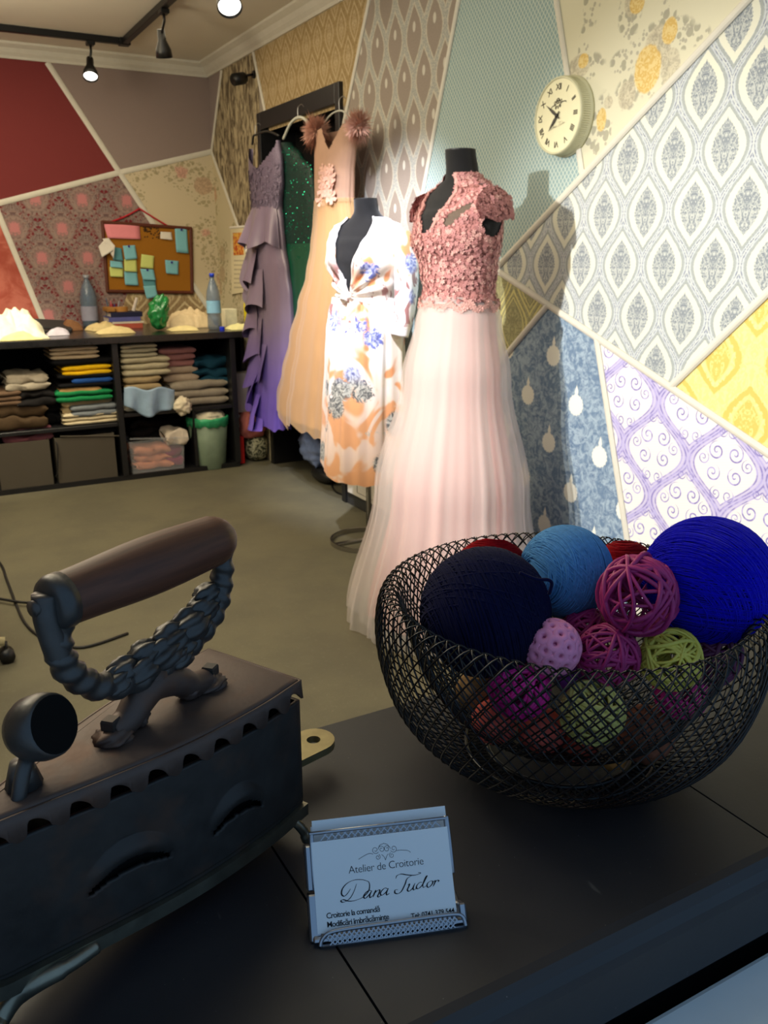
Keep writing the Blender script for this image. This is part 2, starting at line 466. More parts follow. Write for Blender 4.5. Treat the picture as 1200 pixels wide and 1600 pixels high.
struct('floor', box(-3, -1.2, -.10, W + .5, B + .2, 0), FLOORM)
struct('ceiling', box(-3, YF - .2, CEIL, W + .5, B + .2, CEIL + .1), CEILM)
wall_back = struct('wall_back', box(-3, B, 0, W + .35, B + .12, CEIL), WALLM)
struct('wall_left', box(-3.12, YF - .2, 0, -3, B + .12, CEIL), WALLM)
wr = join(box(W, YF - .2, 0, W + .1, DY0, CEIL), box(W, DY1, 0, W + .1, B, CEIL), box(W, DY0, DZ - .03, W + .1, DY1, CEIL))
wall_right = struct('wall_right', wr, WALLM)
# the shop-window wall behind the display ledge, open above the sill
wf = join(box(-3, YF - .17, 0, -1.6, YF - .05, CEIL), box(1.9, YF - .17, 0, W, YF - .05, CEIL), box(-1.6, YF - .17, 2.30, 1.9, YF - .05, CEIL), box(-1.6, YF - .17, 0, 1.9, YF - .05, .80))
struct('wall_front', wf, WALLM)

RX, NX_ = W - .0012, (-1, 0, 0)
def yz(u, v): p = onx(u, v, W); return (p.y, p.z)
def xz(u, v): p = ony(u, v, B); return (p.x, p.z)
def clip(poly, ln, ins):
    (a, b), (c, d) = ln
    f = lambda p: (c - a) * (p[1] - b) - (d - b) * (p[0] - a)
    sg = 1 if f(ins) > 0 else -1; out = []
    for i in range(len(poly)):
        p, q = poly[i - 1], poly[i]; fp, fq = f(p) * sg, f(q) * sg
        if fp >= 0: out.append(p)
        if (fp < 0) != (fq < 0):
            t = fp / (fp - fq); out.append((p[0] + (q[0] - p[0]) * t, p[1] + (q[1] - p[1]) * t))
    return out
def isect(l1, l2):
    (x1, y1), (x2, y2) = l1; (x3, y3), (x4, y4) = l2
    d = (x1 - x2) * (y3 - y4) - (y1 - y2) * (x3 - x4)
    a = x1 * y2 - y1 * x2; b = x3 * y4 - y3 * x4
    return ((a * (x3 - x4) - (x1 - x2) * b) / d, (a * (y3 - y4) - (y1 - y2) * b) / d)
S1 = (yz(347, 109), yz(331, 237)); S2 = (yz(397, 85), yz(415, 175)); S3 = (yz(331, 237), yz(372, 352))
S4 = (yz(579, -5), yz(545, 160)); S5 = (yz(719, -5), yz(662, 300)); S6 = (yz(870, -4), yz(906, 238))
S7 = (yz(1170, 0), yz(783, 412)); S8 = (yz(780, 424), yz(1200, 707)); S9 = (yz(854, 480), yz(802, 542))
S10 = (yz(934, 534), yz(980, 836)); S11 = (yz(1056, 598), yz(1200, 458))
RECT = [(YF, 0), (B, 0), (B, TOP), (YF, TOP)]
vl = lambda y: ((y, 0), (y, 1)); hl = lambda z: ((0, z), (1, z))
def region(*cl, rect=RECT):
    p = rect
    for ln, ins in cl: p = clip(p, ln, ins)
    return p
N1 = yz(331, 237)
PINK_W = (190, 150, 150)
panels = [
    (region((S1, yz(322, 180)), (hl(N1[1]), (0, 3))), wp_plain('mauve_grey_paper', hexc(146, 132, 128)), 'plain mauve grey wallpaper'),
    (region((S1, yz(370, 150)), (S2, yz(370, 150)), (S3, yz(370, 150)), (vl(DY1), (6, 0))), wp_ikat('ikat_paper'), 'brown streaky wallpaper'),
    (region((S3, (B, .5)), (hl(N1[1]), (0, 0)), (vl(DY1), (6, 0))), wp_rose('cream_floral_right', hexc(176, 146, 118), hexc(168, 150, 120), hexc(130, 122, 92), hexc(196, 184, 152), seed=3.0), 'cream floral wallpaper'),
    (region((S2, yz(450, 100)), (S4, yz(450, 100)), (hl(2.0), (0, 3))), wp_damask('tan_damask', hexc(146, 124, 84), hexc(166, 144, 104), hexc(184, 164, 128), .135, .26, bw=.12), 'tan damask wallpaper'),
    (region((S4, yz(620, 100)), (S5, yz(620, 100)), (vl(DY0), (0, 0))), wp_lace('lace_paper'), 'grey wallpaper with a white lace net print'),
    (region((S5, yz(780, 150)), (S6, yz(780, 150)), (S7, yz(780, 150))), wp_diamond('blue_lattice_paper'), 'pale blue wallpaper with a fine diamond lattice'),
    (region((S6, yz(980, 60)), (S7, yz(980, 60))), None, 'cream wallpaper with yellow roses'),
    (region((S7, yz(1000, 400)), (S8, yz(1000, 400)), (S11, yz(1000, 400))), wp_ogee_grey('grey_ogee_paper'), 'cream and blue grey wallpaper with pointed ovals'),
    (region((S8, yz(1180, 600)), (S11, yz(1180, 600))), wp_damask('yellow_damask', hexc(226, 206, 130), hexc(232, 214, 146), hexc(214, 182, 96), .24, .34, bw=.16), 'yellow damask wallpaper'),
    (region((S7, yz(800, 470)), (S8, yz(800, 470)), (S9, yz(800, 470)), (S5, yz(800, 470))), wp_ogee_olive('olive_ogee_paper'), 'olive green wallpaper with yellow ovals'),
    (region((S9, yz(880, 700)), (S8, yz(880, 700)), (S10, yz(880, 700)), (S5, yz(880, 700))), wp_bluewhite('blue_white_paper'), 'mottled blue wallpaper with white ornaments'),
    (region((S8, yz(1050, 780)), (S10, yz(1050, 780))), wp_scroll('purple_scroll_paper'), 'white wallpaper with purple scrollwork'),
]
# yellow rose paper: roses and sprays printed where the paper shows them
def wp_yellow_rose():
    g = G('yellow_rose_paper', .75, .15); x, y, z = g.co()
    base = hexc(208, 204, 178); P2 = g.vec(y, z, 0.0)
    wob = (g.noise(P2, 45, 2) - .5) * .030; wob2 = (g.noise(P2, 22, 2, .5, 1.0) - .5) * .05
    petal = g.noise(P2, 60, 2, .5, 1.8); c = base
    def spot(px, ry, rz):
        q = yz(*px); a = (y - q[0]) / ry; b = (z - q[1]) / rz
        return (a * a + b * b).sqrt()
    leaf = g.sm(g.vor(P2, 34) + wob * 2, .46, .38); leaf2 = g.sm(g.vor(P2, 60) + wob * 2, .40, .32)
    sprays = [((1035, 60), .13, .05), ((1045, 25), .03, .09), ((985, 18), .05, .08), ((1078, 58), .07, .03), ((975, 95), .06, .035), ((980, 145), .05, .05), ((940, 200), .045, .10),
              ((915, 105), .09, .04), ((912, 75), .025, .07), ((925, 10), .04, .06), ((1020, 100), .07, .09), ((930, 225), .05, .03)]
    m = None
    for p, a, b in sprays:
        q = g.sm(spot(p, a, b) + wob2 * 6, 1.1, .85); m = q if m is None else m.max(q)
    c = g.mix(m * leaf * .8, c, hexc(150, 148, 130)); c = g.mix(m * leaf2 * .8, c, hexc(162, 158, 142))
    for p, a, b in (((1028, 72), .050, .055), ((980, 148), .036, .040), ((951, 160), .020, .018), ((905, 105), .05, .036), ((1048, 105), .035, .05), ((992, 2), .04, .04)):
        c = g.mix(g.sm(spot(p, a, b) + wob * 8, 1.08, .92) * .75, c, g.mix(g.sm(petal, .42, .58), hexc(166, 158, 138), hexc(194, 186, 160)))
    for p, a, b in (((1012, 108), .052, .064), ((1047, 48), .028, .034), ((940, 187), .022, .034), ((912, 95), .024, .022), ((996, 4), .03, .03)):
        c = g.mix(g.sm(spot(p, a, b) + wob * 8, 1.08, .92), c, g.mix(g.sm(petal, .42, .58), hexc(202, 170, 100), hexc(216, 194, 134)))
    return g.color(c).m
for poly, mat, lab in panels:
    V, F = prism([(W, p[0], p[1]) for p in poly], (-1, 0, 0), .0012)
    part('wallpaper_panel', (V, F), mat or wp_yellow_rose(), wall_right, label=lab)
def mould(wall, axis, a, b, w_=.024, ext=0):
    if axis == 'x': A = (W - .001, a[0], a[1]); Bb = (W - .001, b[0], b[1]); n = (-1, 0, 0)
    else: A = (a[0], B - .001, a[1]); Bb = (b[0], B - .001, b[1]); n = (0, -1, 0)
    part('moulding_strip', strip(A, Bb, w_, n, .010, ext), PAINT, wall)
tl = lambda S: isect(S, hl(TOP)); fl = lambda S: isect(S, hl(0.07))
nA = isect(S7, S8)
n57 = isect(S7, S5); n95 = isect(S9, S5); n89 = isect(S8, S9); n810 = isect(S8, S10); n811 = isect(S8, S11)
for a, b in ((tl(S1), N1), (tl(S2), isect(S2, hl(DZ))), (N1, isect(S3, vl(DY1))), (tl(S4), isect(S4, vl(DY0))), (tl(S5), n57), (n57, fl(S5)),
             (tl(S6), isect(S6, S7)), (tl(S7), nA), (nA, n57), (nA, n89), (n89, n810), (n810, n811), (n811, isect(S8, vl(YF + .01))),
             (n89, n95), (n810, fl(S10)), (n811, isect(S11, vl(YF + .01)))):
    mould(wall_right, 'x', a, b)

# back wall
RB = [(-3, 0), (W, 0), (W, TOP), (-3, TOP)]
B1 = (xz(75, 100), xz(190, 275)); B2a = (xz(0, 317), xz(185, 270)); B2b = (xz(185, 270), xz(326, 237)); B3 = (xz(0, 340), xz(60, 485)); B4 = (xz(237, 347), xz(185, 500))
r2 = lambda *c: region(*c, rect=RB)
cream_l = wp_rose('cream_floral_left', hexc(178, 140, 122), hexc(170, 146, 120), hexc(140, 130, 100), hexc(200, 186, 156), True, seed=1.3)
bp = [
    (r2((B1, xz(50, 200)), (B2a, xz(50, 200))), wp_plain('dark_red_paper', hexc(120, 54, 54)), 'plain dark red wallpaper'),
    (r2((B1, xz(250, 180)), (B2b, xz(250, 180))), wp_plain('mauve_grey_paper_back', hexc(142, 126, 120)), 'plain mauve grey wallpaper'),
    (r2((B2a, xz(80, 400)), (B1, xz(80, 400)), (B3, xz(80, 400)), (B4, xz(80, 400))), wp_medallion('pink_medallion_paper'), 'grey and red wallpaper with pink medallions'),
    (r2((B2a, xz(5, 450)), (B3, xz(5, 450))), wp_mottle('orange_red_paper', hexc(160, 78, 64), hexc(186, 108, 92)), 'mottled orange red wallpaper'),
    (r2((B2b, xz(290, 330)), (B1, xz(290, 330))), cream_l, 'cream wallpaper with faded roses'),
    (r2((B1, xz(230, 470)), (B4, xz(230, 470)), (hl(1.6), (0, 0))), wp_damask('brown_damask_back', hexc(140, 116, 84), hexc(158, 136, 100), hexc(196, 178, 140), .22, .30, True), 'tan damask wallpaper'),
]
for poly, mat, lab in bp:
    part('wallpaper_panel', prism([(p[0], B, p[1]) for p in poly], (0, -1, 0), .0012), mat, wall_back, label=lab)
k1 = isect(B1, B2a)
for a, b in ((tl(B1), k1), (k1, isect(B1, hl(.87))), (isect(B2a, ((-1, 0), (-1, 1))), k1), (k1, (W, N1[1])), (isect(B3, B2a), isect(B3, hl(.87)))):
    mould(wall_back, 'y', a, b, .034)

# cornice, baseboards
def extr(prof, a, b, inward):
    """profile of (inward distance, z) swept a->b"""
    a = Vector(a); b = Vector(b); n = Vector(inward); k = len(prof)
    V = [p + n * d + Vector((0, 0, z)) for p in (a, b) for d, z in prof]
    return V, [(i, (i + 1) % k, (i + 1) % k + k, i + k) for i in range(k)] + [tuple(range(k - 1, -1, -1)), tuple(range(k, 2 * k))]
corn = [(0, TOP), (.012, TOP), (.018, TOP + .014), (.034, TOP + .030), (.05, TOP + .052), (.074, TOP + .066), (.080, TOP + .070), (.080, CEIL), (0, CEIL)]
struct('trim_1', extr(corn, (W, YF, 0), (W, B, 0), (-1, 0, 0)), PAINT)
struct('trim_2', extr(corn, (-3, B, 0), (W, B, 0), (0, -1, 0)), PAINT)
BASEM = plain('dark_baseboard', hexc(52, 52, 52), .5, .4)
bprof = [(0, 0), (.014, 0), (.014, .062), (.008, .070), (0, .070)]
struct('baseboard_right', extr(bprof, (W, YF, 0), (W, DY0 - .001, 0), (-1, 0, 0)), BASEM)
struct('baseboard_back', extr(bprof, (-3, B, 0), (W - .02, B, 0), (0, -1, 0)), BASEM)

# doorway: black frame, shallow recess, black door
fw = .095
for q in (box(W - .02, DY0, 0, W + .24, DY0 + fw, DZ), box(W - .02, DY1 - fw, 0, W + .24, DY1, DZ), box(W - .02, DY0, DZ - fw, W + .24, DY1, DZ)):
    pass
door_frame = struct('trim_3', join(bevelbox(W - .024, DY0, 0, W + .24, DY0 + .05, DZ, .004), bevelbox(W - .024, DY1 - .05, 0, W + .24, DY1, DZ, .004), bevelbox(W - .024, DY0 + .05, DZ - fw, W + .24, DY1 - .05, DZ, .004)), BLACKW)
door = struct('door_1', bevelbox(W + .20, DY0 + .05, 0.004, W + .238, DY1 - .05, DZ - fw, .003), DARKIN)
part('door_handle', tube([(W + .20, DY0 + .12, 1.02), (W + .15, DY0 + .12, 1.02), (W + .15, DY0 + .22, 1.02)], .009, 8), plain('door_handle_steel', (.3, .3, .3), .3, .5, 1), door, True)

# ================================================================== FOREGROUND
LZ = .90
def ledge_mat():
    g = G('black_ledge_paint', .42, .45); g.co()
    n = g.noise(g.P, 9, 4, .6); fine = g.noise(g.P, 260, 2); sp = g.vor(g.P, 170)
    c = g.mix(n, hexc(25, 26, 30), hexc(38, 39, 43))
    c = g.mix(g.sm(sp, .07, .03) * g.sm(g.noise(g.P, 40, 1), .55, .62), c, hexc(110, 108, 104))
    c = g.mix(g.sm(g.noise(g.vec(*[q * k for q, k in zip(g.co(), (1, .25, 1))]), 60, 3, .6), .70, .76) * .35, c, hexc(90, 88, 84))
    s_ = g.noise(g.P, 14, 3); g.inp(g.b, 'Roughness', s_ * .25 + .32)
    return g.color(c).bump(fine, .08, .0006).m
LEDGE = ledge_mat()
ledge = thing('display_ledge', 'matt black painted wooden display ledge carrying the old iron and the mesh bowl', 'ledge', (.3, .45, 0))
YN, YFAR = .292, .614
def board(x0, x1):
    r = .016; prof = [(YN, LZ - .05), (YN + .001, LZ - .012)]
    prof += [(YN + .004 + r * (1 - math.cos(t)), LZ - r + r * math.sin(t)) for t in (.4, .8, 1.2, PI / 2)]
    prof += [(YFAR - .002, LZ), (YFAR, LZ - .002), (YFAR, LZ - .05)]
    V = [Vector((x, y, z)) for x in (x0, x1) for y, z in prof]; k = len(prof)
    return V, [(i, (i + 1) % k, (i + 1) % k + k, i + k) for i in range(k)] + [tuple(range(k - 1, -1, -1)), tuple(range(k, 2 * k))]
sx1 = onz(575, 1555, LZ).x; sx2 = onz(1137, 1267, LZ).x; print('seams', sx1, sx2)
for a, b in ((-1.55, -.16), (-.1585, sx1 - .0008), (sx1 + .0008, sx2 - .0008), (sx2 + .0008, .81), (.8115, 1.85)):
    part('board', board(a, b), LEDGE, ledge)
part('plinth', box(-1.55, YN + .03, 0, 1.85, YFAR - .03, LZ - .05), LEDGE, ledge)
SZ = ony(1100, 1540, YN).z; print('sill z', SZ)
struct('trim_4', bevelbox(-1.6, YF - .22, SZ - .05, 1.9, YN - .0005, SZ, .004), plain('pale_sill_paint', hexc(205, 212, 214), .5, .4, var=.03, bump=.05))

# ---- charcoal iron
def iron_mat(name, c1, c2, rough=.55, rust=.35, metal=.75):
    g = G(name, rough, .4, metal); g.co()
    n = g.noise(g.P, 55, 4, .62); n2 = g.noise(g.P, 260, 3)
    c = g.mix(n, c1, c2); c = g.mix(g.sm(g.noise(g.P, 24, 3, .6), .50, .68) * rust, c, hexc(92, 62, 44))
    g.inp(g.b, 'Roughness', n * .3 + (rough - .15))
    return g.color(c).bump(n2 * .5 + n, .22, .0012).m
IRON = iron_mat('dark_cast_iron', hexc(34, 32, 32), hexc(60, 58, 56), .55, .30, .45)
LIDM = iron_mat('rusty_lid_iron', hexc(62, 50, 46), hexc(92, 76, 68), .55, .6, .35)
CAST = iron_mat('handle_iron', hexc(50, 50, 50), hexc(86, 84, 82), .42, .15, .6)
TRIV = iron_mat('worn_brass_steel', hexc(104, 104, 96), hexc(148, 144, 126), .36, .2, .9)
O2 = Vector((.18, .52, 0)); AX = Vector((-.891, -.453, 0)); NX = Vector((.453, -.891, 0))
def I(s, t, z): return O2 + AX * s + NX * t + Vector((0, 0, z))
iron = thing('charcoal_iron', 'antique dark cast charcoal iron with a wooden grip on the ledge', 'clothes iron', O2 + Vector((0, 0, LZ)) + AX * .08)
HS = [(0, .0405), (.03, .0415), (.06, .0400), (.09, .0365), (.12, .0305), (.150, .0225), (.180, .0140), (.205, .0070), (.220, .0)]
def half(s):
    for (a, p), (b, q) in zip(HS, HS[1:]):
        if s <= b: t = (s - a) / (b - a); return lerp(p, q, t)
    return 0
NSEG = 48
def hull(off=0.0, n=NSEG, smax=.220):
    """closed outline, near side nose -> rear, then rear -> nose on the far side"""
    ss = [smax * (1 - math.cos(PI / 2 * i / n)) for i in range(n + 1)]; ss = [smax - q for q in ss][::-1]
    ss = [smax * math.sin(PI / 2 * i / n) for i in range(n + 1)]
    near = [(s + (off if i == n else 0) - (off if i == 0 else 0), spline_half(s) + off * (0 if i == n else 1)) for i, s in enumerate(ss)]
    return near + [(s, -t) for s, t in near[-2::-1]]
def spline_half(s):
    # smooth boat shape: cubic through HS
    k = min(range(len(HS)), key=lambda i: abs(HS[i][0] - s)); tot = 0; wt = 0
    pts = HS
    for i in range(len(pts) - 1):
        if pts[i][0] <= s <= pts[i + 1][0] + 1e-9:
            p0 = pts[max(i - 1, 0)][1]; p1 = pts[i][1]; p2 = pts[i + 1][1]; p3 = pts[min(i + 2, len(pts) - 1)][1]
            t = (s - pts[i][0]) / (pts[i + 1][0] - pts[i][0])
            return max(0, .5 * (2 * p1 + (p2 - p0) * t + (2 * p0 - 5 * p1 + 4 * p2 - p3) * t * t + (3 * p1 - p0 - 3 * p2 + p3) * t ** 3))
    return 0
ZB, ZL = .932, 1.026
# body: side walls with two crescent air vents cut in the near side
OUT = hull(0)
NV_ = 26
def body():
    V = []; F = []; n = len(OUT)
    vents = [(.136, .962, .026), (.062, .959, .022)]
    def fn(i, z):
        s, t = OUT[i % n]; b = 0
        if t > 0:
            for s0, z0, wv in vents:
                a = (s - s0) / wv
                if abs(a) < 1:
                    zc = z0 + .014 * (1 - a * a)          # hood ridge
                    d = (z - zc)
                    if -.007 < d < .006: b = max(b, .0052 * (1 - a * a) * max(0, 1 - abs(d + .001) / .007))
        return I(s, t + b if t > 0 else t, z)
    M = 64
    for j in range(M + 1):
        z = lerp(ZB, ZL - .016, j / M)
        for i in range(n): V.append(fn(i, z))
    def hole(i, j):
        s = (OUT[i % n][0] + OUT[(i + 1) % n][0]) / 2; t = OUT[i % n][1]; z = lerp(ZB, ZL - .016, (j + .5) / M)
        if t <= 0 or i >= n // 2: return False
        for s0, z0, wv in vents:
            a = (s - s0) / wv
            if abs(a) < .94:
                top = z0 + .0085 + .005 * (1 - a * a) - .006 * a * 0; top = z0 + .014 * (1 - a * a) - .006; bot = z0 + .006 * (1 - a * a) - .0035
                if bot - .0045 < z < top + .0008: return True
        return False
    for j in range(M):
        for i in range(n):
            if not hole(i, j): F.append((j * n + i, j * n + (i + 1) % n, (j + 1) * n + (i + 1) % n, (j + 1) * n + i))
    return V, F
# denser outline for the body
def dens(pts, k=3):
    o = []
    for i in range(len(pts)):
        a = pts[i]; b = pts[(i + 1) % len(pts)]
        for j in range(k): o.append((lerp(a[0], b[0], j / k), lerp(a[1], b[1], j / k)))
    return o
OUT = dens(OUT, 3)
bo = part('body', body(), IRON, iron, True)
sm_ = bo.modifiers.new('thick', 'SOLIDIFY'); sm_.thickness = .003; sm_.offset = -1
# inner fire box, coloured black to keep the holes dark
inn = hull(-.006, 24)
def slab(out, z0, z1, r=.0):
    n = len(out); V = [I(s, t, z0) for s, t in out] + [I(s, t, z1) for s, t in out]
    return V, [tuple(range(n)), tuple(range(2 * n - 1, n - 1, -1))] + [(i, i + n, (i + 1) % n + n, (i + 1) % n) for i in range(n)]
FLATBLK = plain('flat_black', (.004, .004, .004), .9, .1)  # plain black for the inside of the vents and the knob face
ih = [(max(.004, s), t * .86) for s, t in hull(0, 24) if s < .205]
part('fire_box', slab(ih, ZB + .002, ZL - .02), FLATBLK, iron)
part('sole', slab([(s * 1.012 - .0012, t * 1.03 + (.0012 if t > 0 else -.0012)) for s, t in hull(0, 40)], ZB - .003, ZB + .005), IRON, iron)
# lid plate with a scalloped skirt
lo = hull(0, 60)
def scale_out(o, k): return [(s + (-k if s < .002 else k * .4 * (s / .22)), t + (k if t > 0 else -k if t < 0 else 0)) for s, t in o]
lout = scale_out(lo, .0022)
n_ = len(lout)
V = []
for z, k in ((ZL - .0022, 0), (ZL - .0004, .0008), (ZL + .0006, .003)):
    for s, t in lout:
        V.append(I(s + (k if s < .05 else -k * .3), t - (k if t > 0 else -k if t < 0 else 0), z))
F = [tuple(i + 2 * n_ for i in range(n_ - 1, -1, -1)), tuple(range(n_))] + [(j * n_ + i, (j + 1) * n_ + i, (j + 1) * n_ + (i + 1) % n_, j * n_ + (i + 1) % n_) for j in range(2) for i in range(n_)]
lido = part('lid', (V, F), LIDM, iron, True)
def skirt():
    o = dens(scale_out(hull(0, 60), .0022), 5)
    # arc length
    L = [0]
    for a, b in zip(o, o[1:]): L.append(L[-1] + math.hypot(a[0] - b[0], a[1] - b[1]))
    V = []; F = []
    for (s, t), l in zip(o, L):
        ph = (l / .0225) % 1.0
        dpt = .0148 if not (0.05 < ph < .63) else .0148 - .0075 * math.sin(min(1, (ph - .05) / .42) * PI * .5) ** .6 * (1 if ph < .55 else (.63 - ph) / .08)
        dpt += .0022 * math.sin((ph - .63) / .37 * PI) if ph > .63 else 0
        if s > .214: dpt = .006
        fl_ = .0012
        for k, z in enumerate((ZL - .001, ZL - .006, ZL - dpt)):
            ex = (0, .0003, fl_)[k]
            V.append(I(s, t + (ex if t > 0 else -ex), z))
    n = len(o)
    for i in range(n):
        j = (i + 1) % n
        for k in range(2): F.append((i * 3 + k, i * 3 + k + 1, j * 3 + k + 1, j * 3 + k))
    return V, F
sk = part('skirt', skirt(), LIDM, lido, True)
q = sk.modifiers.new('thick', 'SOLIDIFY'); q.thickness = .0016; q.offset = -1
# cast handle frame, twisted ends and leafy middle
arm = spl([I(.140, 0, 1.124), I(.145, 0, 1.108), I(.146, 0, 1.092), I(.138, 0, 1.076), I(.122, 0, 1.063), I(.098, 0, 1.057), I(.074, 0, 1.058), I(.052, 0, 1.064), I(.035, 0, 1.074), I(.025, 0, 1.088), I(.021, 0, 1.104), I(.021, 0, 1.122)], 12)
def rope(P, rb, twist=26, amp=.10, seg=14):
    V, F = tube(P, [rb * (1 if 22 < i < len(P) - 22 else .92) for i in range(len(P))], seg)
    for i in range(len(P)):
        for k in range(seg):
            p = V[i * seg + k]; c_ = P[i]
            m = 1 + amp * math.sin(k / seg * 2 * PI + i * .85)
            V[i * seg + k] = c_ + (p - c_) * m
    return V, F
part('handle_frame', rope(arm, .0080, amp=.12), CAST, iron, True)
def blob(c, r, sx=1, sy=1, sz=1, seed=0, amp=.18):
    VF = sphere((0, 0, 0), 1, 28, 18, lambda d: 1 + amp * nz(d, 2.2, seed) * 1.6 + (.11 * math.cos(7 * math.atan2(d.y + .3 * d.x, d.z + .5 * d.x) + seed) if amp == .10 and seed < 13 else 0))
    return [Vector(c) + AX * (v.x * r * sx) + NX * (v.y * r * sy) + Vector((0, 0, v.z * r * sz)) for v in VF[0]], VF[1]
lv = []
for i, (s, z, r) in enumerate([(.113, 1.062, .0085), (.105, 1.066, .008), (.095, 1.062, .0095), (.088, 1.069, .0085), (.078, 1.066, .0105), (.068, 1.073, .0095), (.060, 1.066, .010), (.053, 1.076, .0105),
                              (.045, 1.072, .0095), (.041, 1.083, .0085), (.034, 1.089, .008), (.082, 1.056, .009), (.065, 1.060, .009)]):
    lv.append(blob(I(s, random.uniform(-.002, .003), z), r * 1.05, 1.25, .95, .95, i, .10))
part('leaf_ornament', join(*lv), CAST, iron, True)
# two-armed foot with bolts
foot = spl([I(.118, -.001, 1.032), I(.108, 0, 1.034), I(.098, 0, 1.042), I(.088, 0, 1.048), I(.078, 0, 1.047), I(.066, 0, 1.042), I(.055, 0, 1.034), I(.040, -.001, 1.032)], 6)
footo = part('foot', join(tube(foot, [.0075 + .003 * math.sin(PI * i / (len(foot) - 1)) for i in range(len(foot))], 12),
                  tube([I(.090, 0, 1.044), I(.082, 0, 1.058)], .009, 12), blob(I(.118, 0, 1.029), .0115, 1, 1, .5, 3, .1), blob(I(.040, 0, 1.029), .0115, 1, 1, .5, 4, .1), blob(I(.100, 0, 1.033), .008, 1, 1, .8, 8), blob(I(.058, 0, 1.033), .009, 1, 1, .8, 9)), LIDM, iron, True)
for s in (.119, .038):
    V, F = lathe([(.0058, 0), (.0060, .001), (.0060, .0055), (.0052, .0068)], 4, I(s, 0, 1.034)); part('bolt', (V, F), IRON, footo)
# wooden grip with metal end caps
WOODM = G('dark_worn_wood', .5, .35); WOODM.co()
_x, _y, _z = WOODM.co()
_gr = WOODM.noise(WOODM.vec((_x * .891 + _y * .453) * 4, (_x * .453 - _y * .891) * 60, _z * 60), 4.0, 4, .6)
WOODM = WOODM.color(WOODM.mix(_gr, hexc(44, 25, 18), hexc(104, 62, 42))).bump(_gr, .25, .0006).m
ga, gb = I(.1455, 0, 1.1235), I(.014, 0, 1.1255); gd = (gb - ga)
gp = [ga + gd * (i / 28) for i in range(29)]
gr = [.0150 + .0022 * math.sin(PI * (i / 28)) ** 2 * (1 if i > 5 else 1) + .0014 * (i / 28) for i in range(29)]
gr[0] = .0135; gr[-1] = .008; gr[-2] = .0125; gr[-3] = .0150
gripo = part('grip', tube(gp, gr, 24), WOODM, iron, True)
e = ga - gd.normalized() * .0004
cap = tube([e + gd.normalized() * .006, e, e - gd.normalized() * .003, e - gd.normalized() * .0042], [.0158, .0156, .0140, .0110], 24)
part('end_cap', cap, CAST, gripo, True)
strapP = [I(.1505, 0, 1.130), I(.1515, 0, 1.118), I(.1495, 0, 1.104), I(.1470, 0, 1.092)]
part('handle_strap', join(tube(spl(strapP, 5), .0074, 10), tube([I(.155, 0, 1.1245), I(.1595, 0, 1.1245)], .0045, 12)), CAST, iron, True)
part('ferrule', tube([gb - gd.normalized() * .016, gb - gd.normalized() * .004], .0082, 16), CAST, gripo, True)
# front latch knob
kc = I(.166, .000, 1.058); kd = Vector((.60, -.70, .34)).normalized()
knobo = part('latch_knob', tube([kc - kd * .013, kc - kd * .0125, kc - kd * .009, kc - kd * .003, kc + kd * .006, kc + kd * .0125, kc + kd * .014], [.003, .0085, .0145, .0175, .0182, .0170, .0155], 28), CAST, iron, True)
part('knob_face', tube([kc + kd * .0138, kc + kd * .0144], .0156, 28), FLATBLK, knobo)
part('latch_stem', join(tube(spl([kc - kd * .004 + Vector((0, 0, -.010)), I(.178, .003, 1.040), I(.184, .004, 1.024)], 6), .0042, 10), bevelbox(0, 0, 0, .001, .001, .001, .0002, 1) if 0 else tube([I(.176, -.002, 1.028), I(.176, -.002, 1.042)], [.010, .006], 12)), CAST, iron, True)
# trivet the iron stands on
trivet = thing('iron_trivet', 'thin worn brass and steel trivet under the charcoal iron', 'trivet', O2 + AX * .08 + Vector((0, 0, LZ)))
tro = [(s * 1.03 - .003, t + (.0058 if t > 0 else -.0058 if t < 0 else 0)) for s, t in hull(0, 40)]
tri_ = [(s, t * .72) for s, t in hull(0, 40, .205)]
n1_ = len(tro)
V = [I(s, t, z) for z in (.9195, .9285) for s, t in tro] + [I(max(s, .012) if s < .1 else s - .01, t, z) for z in (.9195, .9285) for s, t in tri_]
F = []
for i in range(n1_):
    j = (i + 1) % n1_
    F += [(i, i + n1_, j + n1_, j), (2 * n1_ + i, 2 * n1_ + j, 3 * n1_ + j, 3 * n1_ + i), (n1_ + i, 3 * n1_ + i, 3 * n1_ + j, n1_ + j), (i, j, 2 * n1_ + j, 2 * n1_ + i)]
part('frame', (V, F), TRIV, trivet)
for s, t in ((.012, .043), (.012, -.043)):
    sg = 1 if t > 0 else -1
    part('foot', tube(spl([I(s, t - sg * .004, .924), I(s - .004, t + sg * .003, .917), I(s - .008, t + sg * .006, .908), I(s - .009, t + sg * .007, .9035)], 5), [.0035] * 10 + [.0045] * 6, 10), TRIV, trivet, True)
fa = spl([onz(150, 1478, .9235), onz(110, 1506, .9235), onz(62, 1532, .921), onz(25, 1558, .913), onz(2, 1590, .906), onz(-6, 1610, .9045)], 6)
part('foot', tube(fa, [.0045] * 8 + [.0055] * (len(fa) - 8), 10), TRIV, trivet, True)
